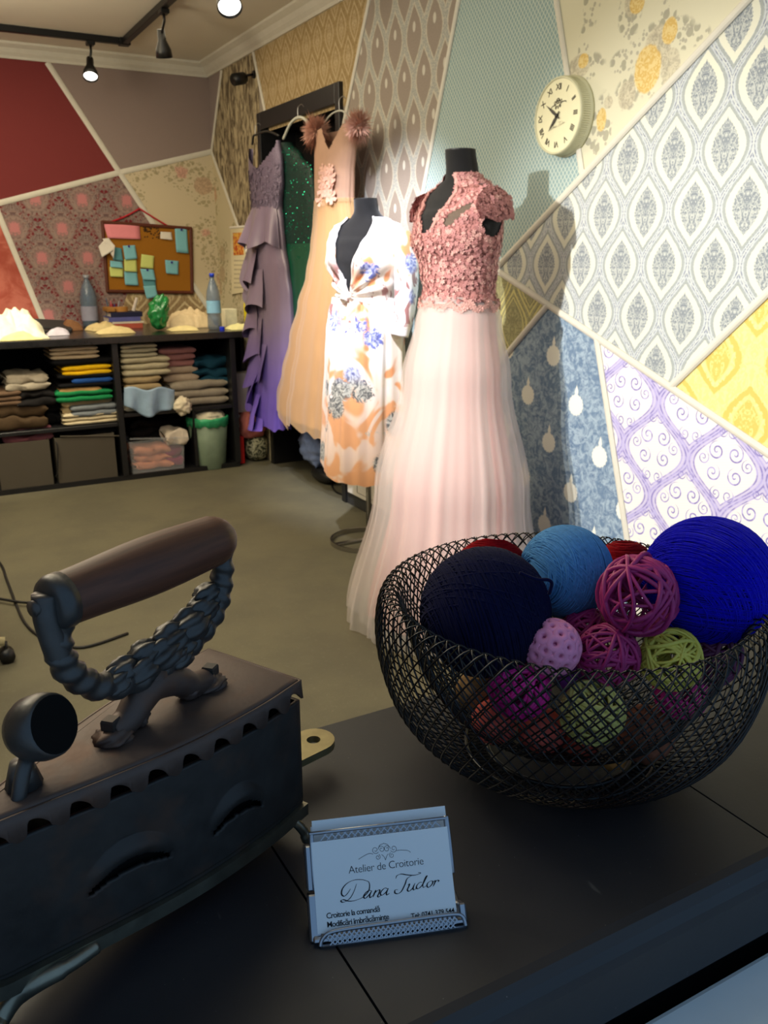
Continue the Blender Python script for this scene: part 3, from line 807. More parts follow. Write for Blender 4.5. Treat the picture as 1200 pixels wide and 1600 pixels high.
# tail plate with a hanging hole
def tail():
    c0 = onz(490, 1160, .925); d = (Vector((c0.x, c0.y, 0)) - Vector((I(0, -.02, 0).x, I(0, -.02, 0).y, 0))).normalized(); nn = Vector((-d.y, d.x, 0))
    R = .0170; r = .0056; base = .075; K = 24; V = []; F = []
    out = []; inn_ = []
    for i in range(K):
        a = 2 * PI * i / K; dx, dy = math.cos(a), math.sin(a)
        if dx >= 0: out.append((R * dx, R * dy))
        else: out.append((-base * min(1, abs(dx) * 1.6), R * (1 if dy > 0 else -1) * min(1, abs(dy) * 2.2) if abs(dy) > .01 else 0))
        inn_.append((r * dx, r * dy))
    for z in (.9215, .9275):
        for o_ in (out, inn_):
            for a, b in o_: V.append(Vector((c0.x, c0.y, z)) + d * a + nn * b)
    for i in range(K):
        j = (i + 1) % K
        F += [(i, j, K + j, K + i), (2 * K + i, 3 * K + i, 3 * K + j, 2 * K + j), (i, 2 * K + i, 2 * K + j, j), (K + i, K + j, 3 * K + j, 3 * K + i)]
    return V, F
part('tail_plate', tail(), plain('worn_brass', hexc(150, 138, 100), .4, .5, .7, .2, 90), trivet)

# ---- business card holder
h0 = onz(489, 1470, LZ + .001); h1 = onz(727, 1437, LZ + .001)
hx = (h1 - h0); hx.z = 0; HWID = hx.length; hx.normalize(); hb = Vector((-hx.y, hx.x, 0)); print('holder width', HWID)
SIL = plain('silver_metal', hexc(150, 156, 166), .28, .5, .95, .04)
CARDM = plain('white_card', hexc(212, 218, 222), .6, .3, var=.01)
INK = plain('black_ink', (.006, .006, .010), .6, .2, var=0)
hol = thing('business_card_holder', 'small silver mesh business card holder on the black ledge', 'card holder', h0 + hx * HWID / 2)
lean = math.radians(33)
up = hb * math.sin(lean) + Vector((0, 0, 1)) * math.cos(lean)
def Hc(a, b, c): return h0 + hx * a + up * b + hx.cross(up) * c      # along, up the lean, towards the viewer
HH = .050
def rect_tube(pts, r): return tube(pts, r, 8)
wy = HWID
# floor pan, back frame, front lip, left and right side rails
part('base_pan', join(xf(bevelbox(0, -.004, .0005, wy, .024, .003, .001, 1), frame(h0, hx, hb)),), SIL, hol)
part('back_frame', join(xf(bevelbox(.002, HH + .0100, -.0020, wy - .004, HH + .0122, .0002, .0006, 1), frame(h0, hx, up)), xf(bevelbox(wy - .0065, HH * .55, -.0025, wy - .0030, HH + .0125, .0, .0006, 1), frame(h0, hx, up)), xf(bevelbox(.002, HH * .55, -.0025, .0050, HH + .0122, .0, .0006, 1), frame(h0, hx, up))), SIL, hol, True)
part('side_rail', xf(bevelbox(-.0015, -.001, -.0130, .0060, HH * .52, .0015, .0009, 1), frame(h0, hx, up)), SIL, hol)
part('side_rail', xf(bevelbox(-.0012, HH * .55, -.0130, .0052, HH + .004, -.001, .0009, 1), frame(h0, hx, up)), SIL, hol)
part('side_rail', xf(bevelbox(wy - .0035, -.001, -.0130, wy + .001, HH * .2, .0015, .0009, 1), frame(h0, hx, up)), SIL, hol)
lipf = Hc(0, 0, .0035)
lipP = spl([Hc(.004, -.003, .004), Hc(.006, .0015, .0045), Hc(.014, .0046, .005), Hc(wy * .5, .0050, .005), Hc(wy - .012, .0050, .005), Hc(wy - .003, .0032, .0045), Hc(wy - .001, -.003, .004)], 6)
part('front_lip', join(tube(lipP, .0013, 8), tube([Hc(.004, -.003, .0035), Hc(wy - .001, -.003, .0035)], .0013, 8)), SIL, hol, True)
def lattice(x0, x1, y0, y1, c, pitch, r, bulge=0):
    L = []; w_ = x1 - x0; h_ = y1 - y0; k = -h_
    while k < w_:
        for sg in (1, -1):
            pts = []
            for q in (0, .33, .66, 1):
                a = k + h_ * q * 1.0
                if sg < 0: a = w_ - a
                pts.append((a, q))
            pts = [(a, q) for a, q in pts if -1e-6 <= a <= w_]
            if len(pts) > 1: L.append(tube([Hc(x0 + a, y0 + q * h_, c + bulge * math.sin(q * PI) + (.0003 if sg > 0 else 0)) for a, q in pts], r, 4))
        k += pitch
    return join(*L)
part('mesh', lattice(.006, wy - .006, HH * .80, HH + .0115, -.0010, .0042, .0005), SIL, hol, kind='stuff')
part('mesh', lattice(.008, wy - .006, -.0028, .0042, .0045, .0030, .00055, .0010), SIL, hol, kind='stuff')
# the cards
def cardVF(a0, b0, c, ang=0, w_=.0875, h_=.0525, t=.00035):
    V = []
    for z in (c, c + t):
        for a, b in ((0, 0), (w_, 0), (w_, h_), (0, h_)):
            V.append(Hc(a0 + a * math.cos(ang) - b * math.sin(ang), b0 + a * math.sin(ang) + b * math.cos(ang), z))
    return V, [(3, 2, 1, 0), (4, 5, 6, 7), (0, 1, 5, 4), (1, 2, 6, 5), (2, 3, 7, 6), (3, 0, 4, 7)]
co_ = thing('business_card', 'front business card of a tailoring workshop in the silver holder', 'card', Hc(wy / 2, 0, .001))
CT = (.0030, .0036, .0016)
part('card_sheet', cardVF(CT[0], CT[1], CT[2]), CARDM, co_)
for k in range(5):
    solid('business_card', cardVF(.0035 + .0003 * k, .0035 + .0012 * k, -.0104 + .0010 * k, .004 * (k % 3 - 1), h_=.0575 + .0006 * k), CARDM, 'plain white card in the stack behind the front business card', 'card', 'spare cards in the holder')
def CW(u, v): return Hc(CT[0] + .0875 * u, CT[1] + .0525 * (1 - v), CT[2] + .00045)
def cropuv(x, y):   # position on the printed face read off the photograph
    a11, a12, a21, a22 = 835., 40., -110., 505.; dx, dy = x - 175, y - 325; det = a11 * a22 - a12 * a21
    return ((dx * a22 - dy * a12) / det, (a11 * dy - a21 * dx) / det)
def ribbons(strokes, place, wfun, lift, n=6):
    L = []
    for st in strokes:
        P2 = spl([(x, y, 0) for x, y in st], n); V = []; F = []
        for i, p in enumerate(P2):
            t = (P2[min(i + 1, len(P2) - 1)] - P2[max(i - 1, 0)]); t = t.normalized() if t.length else Vector((1, 0, 0))
            wd = wfun(t, i / (len(P2) - 1)); nn = Vector((-t.y, t.x, 0)) * wd
            V += [place(p.x + nn.x, p.y + nn.y), place(p.x - nn.x, p.y - nn.y)]
            if i: F.append((2 * i - 2, 2 * i, 2 * i + 1, 2 * i - 1))
        L.append((V, F))
    return join(*L)
script = [
    [(500, 532), (470, 528), (430, 532), (390, 550), (362, 580), (356, 610), (372, 622), (392, 606), (410, 580)],
    [(446, 552), (432, 590), (410, 628), (385, 648), (362, 655), (352, 648), (366, 641), (395, 648), (430, 646), (480, 628), (515, 595), (524, 565), (518, 540), (490, 531)],
    [(534, 590), (518, 588), (496, 606), (488, 624), (498, 632), (520, 612), (536, 590)], [(538, 588), (524, 616), (528, 628), (545, 614)],
    [(545, 612), (562, 586), (552, 606), (544, 626)], [(552, 606), (572, 588), (585, 586), (580, 602), (572, 618), (578, 624), (594, 612)],
    [(634, 578), (616, 574), (596, 590), (588, 606), (598, 614), (620, 598), (636, 576)], [(638, 574), (625, 600), (628, 612), (643, 602)],
    [(684, 520), (690, 504), (716, 494), (750, 498), (790, 500), (820, 494), (836, 486), (820, 484)], [(780, 502), (752, 520), (738, 552), (716, 590), (694, 604), (676, 600), (678, 584), (694, 582)],
    [(756, 556), (766, 548), (762, 562), (752, 582), (762, 590), (782, 574), (798, 546)], [(800, 544), (788, 568), (790, 582), (806, 574)],
    [(844, 540), (828, 540), (810, 558), (808, 572), (820, 574), (842, 556), (862, 524), (874, 502), (866, 510), (848, 548), (850, 568), (866, 558)],
    [(896, 530), (878, 542), (872, 560), (884, 566), (904, 548), (908, 532), (896, 530)],
    [(908, 538), (924, 528), (918, 546), (908, 562)], [(916, 546), (932, 528), (946, 528), (940, 536)]]
def nib(t, f): d = abs(t.x * .35 + t.y * .94); return 1.1 + 3.6 * d * min(1, 4 * f, 4 * (1 - f))
def spir(cx, cy, r, a0, turns, sg=1):
    return [(cx + r * (1 - .75 * k / 20) * math.cos(a0 + sg * turns * 2 * PI * k / 20), cy + r * (1 - .75 * k / 20) * math.sin(a0 + sg * turns * 2 * PI * k / 20)) for k in range(21)]
orn = [[(460, 415), (480, 402), (510, 386), (530, 380), (548, 384)], [(778, 370), (762, 360), (735, 358), (712, 358), (690, 362)],
       spir(562, 360, 22, .5, 1.3), spir(674, 350, 22, 2.6, 1.3, -1), spir(600, 355, 21, 3.0, 1.4), spir(633, 352, 21, 0, 1.4, -1), spir(577, 400, 16, -1.2, 1.3), spir(662, 388, 16, -2.0, 1.3, -1),
       [(582, 350), (590, 332), (613, 322), (614, 318)], [(645, 345), (638, 328), (616, 322)], [(600, 385), (615, 398), (623, 416)], [(640, 380), (630, 396), (623, 416)]]
plc = lambda x, y: CW(*cropuv(x, y))
part('printed_name', ribbons(script, plc, nib, 0), INK, co_)
part('printed_scroll', ribbons(orn, plc, lambda t, f: 1.2, 0, 4), INK, co_)
def ctext(body, u, v, size, align='LEFT', sp=1.0, off=0):
    M = frame(CW(u, v), hx, up) @ Matrix.Translation((0, 0, 0)); return text_mesh(body, size, M, .00003, align, 0, sp, off)
part('printed_text', ctext('Atelier de Croitorie', .525, .395, .0064, 'CENTER', .93, -.00008), INK, co_)
part('printed_text', ctext('Croitorie la comandă', .068, .848, .0045, 'LEFT', .86, .00005), INK, co_)
part('printed_text', ctext('Modificări îmbrăcăminte', .068, .942, .0045, 'LEFT', .86, .00005), INK, co_)
part('printed_text', ctext('Tel: 0741 379 544', .985, .968, .0040, 'RIGHT', .95, .00006), INK, co_)
part('printed_text', ctext('Dana', .475, 1.0, .0038, 'LEFT', .95, .00006), INK, co_)

# ---- wire mesh bowl
WIRE = plain('black_wire', (.006, .006, .007), .32, .5, .3, .1)
BC = Vector((.435, .482, LZ))
bowl = thing('wire_mesh_bowl', 'large black double-walled wire mesh bowl full of yarn and woven balls', 'bowl', BC)
prof_o = [(.060, .003), (.075, .004), (.095, .012), (.118, .027), (.138, .052), (.149, .082), (.1535, .110), (.152, .132), (.1475, .143), (.1425, .146)]
prof_i = [(.1425, .146), (.138, .144), (.134, .136), (.130, .120), (.122, .095), (.110, .070), (.094, .048), (.076, .034), (.062, .030)]
def prs(tab, n):
    P = spl([(r, 0, z) for r, z in tab], n); return [(p.x, p.z) for p in P]
def wires(prof, nw, turn, r, wig=0):
    L = []; m = len(prof)
    # equal arc length parameter
    S = [0]
    for a, b in zip(prof, prof[1:]): S.append(S[-1] + math.hypot(a[0] - b[0], a[1] - b[1]))
    for sg in (1, -1):
        for k in range(nw):
            a0 = 2 * PI * (k + (.5 if sg > 0 else 0)) / nw
            P = []
            for (rr, z), s in zip(prof, S):
                a = a0 + sg * turn * s / S[-1]
                P.append(BC + Vector(((rr + sg * .0006) * math.cos(a), (rr + sg * .0006) * math.sin(a), z)))
            L.append(tube(P, r, 4, False))
    return join(*L)
part('outer_mesh', wires(prs(prof_o, 3), 84, .95, .00068), WIRE, bowl, True, kind='stuff')
part('inner_mesh', wires(prs(prof_i, 3), 84, -.95, .00068), WIRE, bowl, True, kind='stuff')
ringp = lambda r, z: [BC + Vector((r * math.cos(2 * PI * k / 64), r * math.sin(2 * PI * k / 64), z)) for k in range(64)]
part('base_ring', join(tube(ringp(.060, .0032), .0022, 8, closed=True), tube(ringp(.078, .0052), .0016, 8, closed=True)), WIRE, bowl, True)
part('inner_floor', lathe([(.004, .0296), (.062, .0296), (.063, .0305), (.062, .0312), (.004, .0312)], 48, BC), WIRE, bowl)

# ---- balls
def yarn_mat(name, c, sheen=.03):
    g = G(name, .85, .06); g.co(); g.b.inputs['Sheen Weight'].default_value = sheen
    n = g.noise(g.P, 300, 2); g.color(g.mix(n, tuple(q * .6 for q in c), tuple(min(1, q * 1.25) for q in c))); return g.m
def yarn_ball(label, p, r, mat, nstr, axes, seed, tail=None, th=.00085):
    rnd = random.Random(seed)
    o = thing('yarn_ball', label, 'yarn ball', (p.x, p.y, p.z - r), 'balls of yarn in the wire bowl')
    part('core', sphere(p, r * .975, 32, 20), mat, o, True)
    L = []
    for ax, spread, cnt, off in axes:
        ax = Vector(ax).normalized()
        for k in range(int(nstr * cnt)):
            a = (ax + Vector((rnd.gauss(0, spread), rnd.gauss(0, spread), rnd.gauss(0, spread)))).normalized()
            u = a.orthogonal().normalized(); v = a.cross(u); h = rnd.uniform(-off, off); rr = math.sqrt(max(0, 1 - h * h)); R = r * (1 + rnd.uniform(-.008, .012))
            K = 40
            L.append(tube([p + (a * h + (u * math.cos(2 * PI * q / K) + v * math.sin(2 * PI * q / K)) * rr) * R for q in range(K)], th, 3, False, True))
    part('strands', join(*L), mat, o, True, kind='stuff')
    if tail: part('yarn_end', tube(spl(tail, 6), .0013, 6), mat, o, True)
    return o
def R2(px, k): return px * k / FPX
vd = Vector(RC[2])
NAVY = yarn_mat('navy_yarn', hexc(12, 14, 48)); RED = yarn_mat('red_yarn', hexc(150, 10, 22)); SKY = yarn_mat('light_blue_yarn', hexc(82, 140, 196)); ROY = yarn_mat('royal_blue_yarn', hexc(16, 12, 190))
p = atd(758, 956, .655); yarn_ball('dark navy ball of yarn at the left of the wire bowl', p, .0495, NAVY, 260, [((.9, -.25, .25), .05, .85, .95), ((.5, .5, .5), .12, .15, .5)], 1,
    [atd(812, 895, .60), atd(838, 905, .603), atd(856, 906, .606), atd(862, 912, .608), atd(858, 928, .613)])
p = atd(884, 893, .70); yarn_ball('light blue ball of yarn at the back of the wire bowl', p, .0375, SKY, 230, [((.93, .1, -.15), .045, .75, .95), ((.75, -.1, .6), .06, .25, .4)], 2)
p = atd(1106, 908, .665); yarn_ball('royal blue ball of yarn, the largest in the bowl', p, .0500, ROY, 330, [((.9, .3, .3), .05, .70, .97), ((.2, .1, 1), .05, .30, .6)], 3, th=.00065)
p = atd(768, 905, .735); yarn_ball('red ball of yarn behind the navy one', p, .0350, RED, 230, [((.2, .3, 1), .05, .9, .95)], 4)
p = atd(976, 892, .755); yarn_ball('red ball of yarn between the light blue and royal blue ones', p, .0270, RED, 200, [((.1, .2, 1), .05, .9, .95)], 5)

def rattan(label, uv, k, rpx, mat, nl, seed, th=.0015, flat=False, grp='woven rattan balls in the wire bowl'):
    rnd = random.Random(seed); p = atd(*uv, k); r = R2(rpx, k) * .96; L = []
    for q in range(nl):
        a = Vector((rnd.gauss(0, 1), rnd.gauss(0, 1), rnd.gauss(0, 1))).normalized(); u = a.orthogonal().normalized(); v = a.cross(u)
        h = rnd.uniform(-.45, .45); K = 28; ph = rnd.uniform(0, 6); R = r * rnd.uniform(.90, 1.0); rr = math.sqrt(1 - h * h)
        P = [p + (a * (h + .06 * math.sin(3 * t + ph)) + (u * math.cos(t) + v * math.sin(t)) * rr) * R * (1 + .03 * math.sin(2 * t + ph)) for t in [2 * PI * s / K for s in range(K)]]
        L.append(tube(P, th * rnd.uniform(.7, 1.25), 6, False, True))
    return solid('rattan_ball', join(*L), mat, label, 'woven ball', grp, True, (p.x, p.y, p.z - r))
MAG = plain('magenta_rattan', hexc(150, 34, 96), .5, .4, var=.25, vs=60); MAG2 = plain('dark_magenta_rattan', hexc(120, 20, 78), .5, .4, var=.25, vs=60)
GRN = plain('green_rattan', hexc(208, 194, 84), .5, .4, var=.2, vs=60); GRN2 = plain('pale_green_rattan', hexc(196, 186, 104), .5, .4, var=.2, vs=60)
rattan('magenta rattan ball resting against the royal blue yarn, uppermost of the woven balls', (999, 929), .635, 65, MAG, 26, 11, .0017)
rattan('magenta rattan ball between the pink chip ball and the upper green ball', (950, 1024), .640, 51, MAG, 26, 12, .0014)
rattan('lime green rattan ball beside the middle magenta one', (1047, 1031), .640, 50, GRN, 30, 13, .0014)
rattan('magenta rattan ball half hidden behind the pink chip ball', (912, 985), .685, 38, MAG, 22, 14)
rattan('bright magenta rattan ball behind the mesh at the bowl left side', (812, 1076), .640, 48, plain('hot_magenta_rattan', hexc(196, 30, 128), .5, .4, var=.3, vs=60), 34, 15, .0017)
rattan('pale green rattan ball low in the bowl behind the mesh', (925, 1113), .635, 51, GRN2, 34, 16, .0017)
rattan('pink rattan ball low on the right under the lime green one', (1064, 1082), .665, 42, plain('pink_rattan', hexc(206, 40, 130), .5, .4, var=.3, vs=60), 30, 17)
rattan('dark purple rattan ball below the royal blue yarn', (1108, 1022), .665, 50, plain('dark_purple_rattan', hexc(86, 30, 66), .5, .4, var=.3, vs=60), 26, 18)
# ball covered in pink wood chips
ps = atd(863, 1011, .630); rs = R2(44, .63)
chip = thing('chip_ball', 'pale pink ball covered in round wood chips', 'decorative ball', (ps.x, ps.y, ps.z - rs))
PCH = plain('pink_wood_chip', hexc(226, 140, 176), .7, .2, var=.12, vs=120); PCD = plain('pink_core', hexc(150, 66, 106), .8, .1)
part('core', sphere(ps, rs * .86, 24, 16), PCD, chip, True)
prof_c = [(.0011, -.0010), (.0013, .0012), (.0026, .0022), (.0044, .0018), (.0054, .0008), (.0050, -.0008), (.0030, -.0014)]
cme = None
for k in range(62):
    ph = math.acos(1 - 2 * (k + .5) / 62); th_ = PI * (1 + 5 ** .5) * k; d = Vector((math.cos(th_) * math.sin(ph), math.sin(th_) * math.sin(ph), math.cos(ph)))
    if cme is None:
        V, F = lathe([(q[0] * 1.22, q[1]) for q in prof_c], 14, capb=False, capt=True); V = [Vector((v.x * (1 + .12 * nz(v, 300)), v.y * (1 + .12 * nz(v, 300, 2)), v.z)) for v in V]
        cme = mesh('wood_chip', V, F, True); cme.materials.append(PCH)
    o = bpy.data.objects.new('wood_chip', cme); C.objects.link(o); o.parent = chip
    o.location = (ps + d * rs * .92) - chip.location; o.rotation_euler = d.to_track_quat('Z', 'Y').to_euler(); s_ = random.uniform(.85, 1.12); o.scale = (s_, s_, 1)
def lumpy(label, uv, k, rpx, mat, seed, amp=.10, name='textured_ball'):
    p = atd(*uv, k); r = R2(rpx, k) * .95
    VF = sphere(p, r, 40, 28, lambda d: 1 + amp * (abs(nz(d, 4.5, seed)) * 1.6 - .3) + amp * .4 * nz(d, 11, seed))
    return solid(name, VF, mat, label, 'decorative ball', 'dried textured balls at the bottom of the bowl', True, (p.x, p.y, p.z - r))
COR = plain('coral_dried', hexc(206, 92, 78), .7, .2, var=.3, vs=160, bump=.5); BRN = plain('brown_dried', hexc(122, 72, 52), .75, .2, var=.35, vs=160, bump=.6); TAN = plain('tan_dried', hexc(150, 116, 74), .75, .2, var=.3, vs=160, bump=.6)
lumpy('coral textured ball at the lower left of the bowl', (772, 1128), .668, 36, COR, 1)
lumpy('coral textured ball low in the middle beside the pale green woven ball', (846, 1142), .668, 38, COR, 2)
lumpy('rust red textured ball under the pale green woven ball', (905, 1166), .668, 30, plain('rust_dried', hexc(158, 64, 48), .75, .2, var=.35, vs=160, bump=.6), 3)
lumpy('large brown textured ball at the lower right of the bowl', (1008, 1146), .675, 46, BRN, 4)
lumpy('tan textured ball behind the mesh at the far left of the bowl', (744, 1080), .695, 33, TAN, 5)
lumpy('purple textured ball under the pink chip ball', (893, 1060), .665, 26, plain('purple_dried', hexc(118, 56, 140), .7, .2, var=.3, vs=160, bump=.4), 6)
lumpy('ochre textured ball at the bottom centre right', (955, 1178), .680, 26, plain('ochre_dried', hexc(160, 104, 50), .75, .2, var=.3, vs=160, bump=.6), 7)

# ================================================================== MANNEQUINS AND DRESSES
BLKF = plain('black_jersey', (.008, .008, .009), .85, .2, var=.2, sheen=.2)
CHROME = plain('brushed_chrome', (.42, .40, .37), .25, .5, .95, .04)
class Torso:
    def __init__(s, x, y, face, tab):
        s.c = Vector((x, y, 0)); s.f = Vector((*face, 0)).normalized(); s.r = Vector((s.f.y, -s.f.x, 0)); s.tab = tab
    def p(s, th, z, off=0):
        """th 0 = front centre, positive towards +r"""
        a, b, fo = interp(s.tab, z)
        return s.c + s.f * (fo + (b + off) * math.cos(th)) + s.r * ((a + off) * math.sin(th)) + Vector((0, 0, z))
    def n(s, th, z):
        a, b, fo = interp(s.tab, z); return (s.f * math.cos(th) / b + s.r * math.sin(th) / a).normalized()
TAB = [(.93, .130, .100, 0), (1.02, .138, .108, 0), (1.12, .132, .106, 0), (1.19, .128, .104, 0), (1.27, .142, .112, .005), (1.35, .166, .130, .018), (1.42, .172, .116, .010),
       (1.465, .176, .090, 0), (1.50, .160, .072, -.006), (1.522, .105, .062, -.010), (1.540, .064, .056, -.008), (1.565, .053, .052, -.003), (1.625, .050, .049, .006)]
def tshift(d): return [(z + d, a, b, c) for z, a, b, c in TAB]
def mannequin(T, label, zlo, zhi, base):
    o = thing('mannequin', label, 'mannequin', tuple(T.c))
    part('torso', grid(lambda u, v: T.p((u - .5) * 2 * PI, lerp(zlo, zhi, v)), 40, 48, True), BLKF, o, True)
    nk = [T.p((k / 24) * 2 * PI, zhi) for k in range(24)]
    part('neck_cap', (nk + [p + Vector((0, 0, .004)) for p in nk], [tuple(range(24, 48))] + [(i, (i + 1) % 24, 24 + (i + 1) % 24, 24 + i) for i in range(24)]), plain('neck_cap_black', (.01, .01, .01), .5, .4), o)
    part('base_plate', (nk[:0] + [T.p((k / 24) * 2 * PI, zlo) for k in range(24)], [tuple(range(24))]), BLKF, o)
    part('pole', tube([T.c + Vector((0, 0, .006)), T.c + Vector((0, 0, zlo + .02))], .0125, 14), CHROME, o, True)
    if base == 'ring':
        c = T.c + Vector((-.03, -.02, 0)); R = .165; V, F = lathe([(R - .007, .001), (R + .002, .001), (R + .002, .022), (R - .007, .022), (R - .007, .001)], 56, c, False, False)
        part('ring_base', (V, F), CHROME, o)
        part('ring_bar', bevelbox(c.x - R, T.c.y - .014, .002, T.c.x + .03, T.c.y + .014, .012, .002), CHROME, o)
    else:
        part('disc_base', lathe([(.14, .001), (.14, .006), (.02, .016)], 40, T.c), CHROME, o, True)
    return o
def rosette(c, n, r, rnd, petals=5):
    n = n.normalized(); u = n.orthogonal().normalized(); v = n.cross(u); a0 = rnd.uniform(0, 6); V = [c + n * r * .25]; F = []
    for k in range(petals):
        a = a0 + 2 * PI * k / petals; w_ = PI / petals * .9
        for da, rr, h in ((-w_, .55, .35), (-w_ * .5, 1.0, .55), (w_ * .5, 1.0, .45), (w_, .55, .25)):
            V.append(c + (u * math.cos(a + da) + v * math.sin(a + da)) * r * rr + n * r * h * rnd.uniform(.25, .75))
        b = 1 + 4 * k; F.append((0, b, b + 1, b + 2, b + 3))
    return V, F

# ---------------- pink lace gown
Tp = Torso(1.655, 2.46, (-.995, -.10), TAB)
mannequin(Tp, 'black dress-form mannequin wearing the pink lace gown', .95, 1.625, 'disc')
pink = thing('pink_lace_gown', 'long pale pink tulle gown with a dusty pink lace bodice on the nearer mannequin', 'dress', tuple(Tp.c))
LACE = plain('dusty_pink_lace', hexc(188, 132, 130), .7, .25, var=.18, vs=50, bump=.5, bs=220, bd=.002)
LACE2 = plain('pale_pink_lace', hexc(212, 162, 154), .6, .3, var=.15, vs=50)
gl = G('lace_ground', .75, .2); gl.co(); _n = gl.noise(gl.P, 85, 3, .6, 1.2)
LACEG = gl.color(gl.mix(gl.sm(_n, .40, .54), hexc(108, 66, 64), hexc(186, 128, 124))).bump(_n, .6, .004).m
SHEER = plain('sheer_taupe_net', hexc(120, 104, 92), .8, .2, alpha=.72, var=.1, vs=300)
def vhalf(z):  # half opening angle of the V neck
    return 0 if z < 1.372 else min(.46, .09 + (z - 1.372) * 3.0) if z < 1.50 else .46 + (z - 1.50) * 4.0
def vc(z): return max(0, z - 1.372) * 1.3
def ovals(th, z):
    th = -th; return ((th - .62) / .24) ** 2 + ((z - 1.425 - (th - .62) * .11) / .022) ** 2 < 1 or ((th - 1.30) / .27) ** 2 + ((z - 1.497 - (th - 1.3) * .02) / .014) ** 2 < 1
def barm(th, z):   # armholes
    return ((abs(th) - PI / 2 - .05) / .38) ** 2 + ((z - 1.415) / .056) ** 2 < 1
ZT = 1.558
tz = lambda v: lerp(1.160, ZT, v); tth = lambda u: (u - .5) * 2 * PI
part('bodice', grid(lambda u, v: Tp.p(tth(u), tz(v), .004 + .010 * max(0, 1 - v * 14) + .0016 * nz(Tp.p(tth(u), tz(v)), 60)), 110, 90, True,
     lambda u, v: abs(tth(u) - vc(tz(v))) < vhalf(tz(v)) or ovals(tth(u), tz(v)) or barm(tth(u), tz(v))), LACEG, pink, True)
part('sheer_panel', grid(lambda u, v: Tp.p(tth(u), tz(v), .0025), 110, 90, True, lambda u, v: not ovals(tth(u), tz(v))), SHEER, pink, True)
rnd = random.Random(5); LA = []; LB = []
k = 0
while k < 2300:
    th = rnd.uniform(-PI, PI); z = rnd.uniform(1.158, ZT - .004)
    if z < 1.17 and rnd.random() < .3: continue
    if abs(th - vc(z)) < vhalf(z) - .02 or ovals(th, z) or barm(th, z): continue
    (LA if rnd.random() < .6 else LB).append(rosette(Tp.p(th, z, .006 + max(0, 1.190 - z) * .35), Tp.n(th, z), rnd.uniform(.0042, .0088), rnd)); k += 1
# neckline and waist scallops
for q in range(70):
    z = lerp(1.378, 1.552, q / 69)
    for sg in (1, -1): LB.append(rosette(Tp.p(vc(z) + sg * (vhalf(z) + .05), z, .006), Tp.n(sg * vhalf(z), z), .0062, rnd))
for q in range(220):
    th = 2 * PI * q / 220; z = 1.164 - .020 * abs(math.sin(th * 6)) - rnd.uniform(0, .014); LB.append(rosette(Tp.p(th, z, .020), Tp.n(th, z), rnd.uniform(.007, .011), rnd))
part('lace_applique', join(*LA), LACE, pink, kind='stuff'); part('lace_applique', join(*LB), LACE2, pink, kind='stuff', label='paler pink lace flowers')
# collar rising at the neck side and cap sleeves
for sg in (1, -1):
    def slv(u, v, sg=sg):
        # dome over the shoulder point
        A = Tp.p(sg * PI / 2, 1.452, -.012) + Tp.r * sg * 0; a = (u - .5) * PI * 1.15; bdown = v * .92
        out = .018 + .014 * math.sin(v * PI * .8)
        return A + Tp.f * (math.sin(a) * (.074 - .010 * v)) + Tp.r * sg * (math.sin(bdown) * out * math.cos(a * .55)) + Vector((0, 0, math.cos(a) * .052 * (1 - v * .30) * math.cos(bdown * .85) + .004 - .080 * v * (1 - 1.1 * abs(u - .5))))
    part('cap_sleeve', grid(slv, 26, 12), LACEG, pink, True)
    LS = [rosette(slv(rnd.random(), rnd.random() ** .7) + Tp.r * sg * .003, Tp.r * sg + Vector((0, 0, .5)), rnd.uniform(.005, .009), rnd) for _ in range(200)]
    part('sleeve_lace', join(*LS), LACE, pink, kind='stuff')
def pleats(seed, n=26):
    rnd = random.Random(seed); ph = [rnd.uniform(0, 2 * PI) for _ in range(6)]; ks = [n, int(n * 1.6) + 1, int(n * .55), 7, 3, n * 2 + 3]; am = [.5, .3, .38, .3, .2, .14]
    def f(th):
        q = sum(a * math.cos(k * th + p) for a, k, p in zip(am, ks, ph)); return math.copysign(abs(q) ** 1.25, q)
    return f
def skirt_mesh(T, rows, pf, a0, a1, nu=260, nv=30, zw=1.0, wavehem=0.0, clampx=None):
    zt, zb = rows[-1][0], rows[0][0]
    def fn(u, v):
        th = (u - .5) * 2 * PI; z = lerp(zt, zb, v); a, b, fo, ro = interp(rows, z)
        m = 1 + lerp(a0, a1, v) * pf(th)
        p = T.c + T.f * (fo + b * m * math.cos(th)) + T.r * (ro + a * m * math.sin(th)) + Vector((0, 0, z + wavehem * v * pf(th + .3)))
        if clampx and p.x > clampx: p.x = clampx - (p.x - clampx) * .08
        return p
    return grid(fn, nu, nv, True)
SATP = plain('pink_satin_lining', hexc(222, 152, 148), .5, .35, var=.05, vs=8)
def tulle(name, col, a, streak=40):
    g = G(name, .85, .15); x, y, z = g.co(); g.b.inputs['Sheen Weight'].default_value = .3
    n = g.noise(g.vec(x, y, z * .02), streak, 2, .5)
    g.color(col); g.b.inputs['Alpha'].default_value = a; return g.m
TUL = tulle('ivory_pink_tulle', hexc(240, 232, 228), .30)
sk_in = [(.03, .30, .27, .03, 0), (.5, .235, .20, .012, 0), (.9, .165, .14, .004, 0), (1.10, .140, .118, 0, 0), (1.174, .130, .108, 0, 0)]
sk_o1 = [(.012, .355, .315, .03, 0), (.5, .265, .235, .015, 0), (.9, .185, .165, .005, 0), (1.10, .150, .132, 0, 0), (1.174, .134, .113, 0, 0)]
sk_o2 = [(.008, .395, .345, .035, 0), (.5, .292, .262, .018, 0), (.9, .198, .182, .006, 0), (1.10, .156, .140, 0, 0), (1.174, .136, .116, 0, 0)]
part('skirt_lining', skirt_mesh(Tp, sk_in, pleats(1, 11), .01, .095, clampx=W - .04), SATP, pink, True)
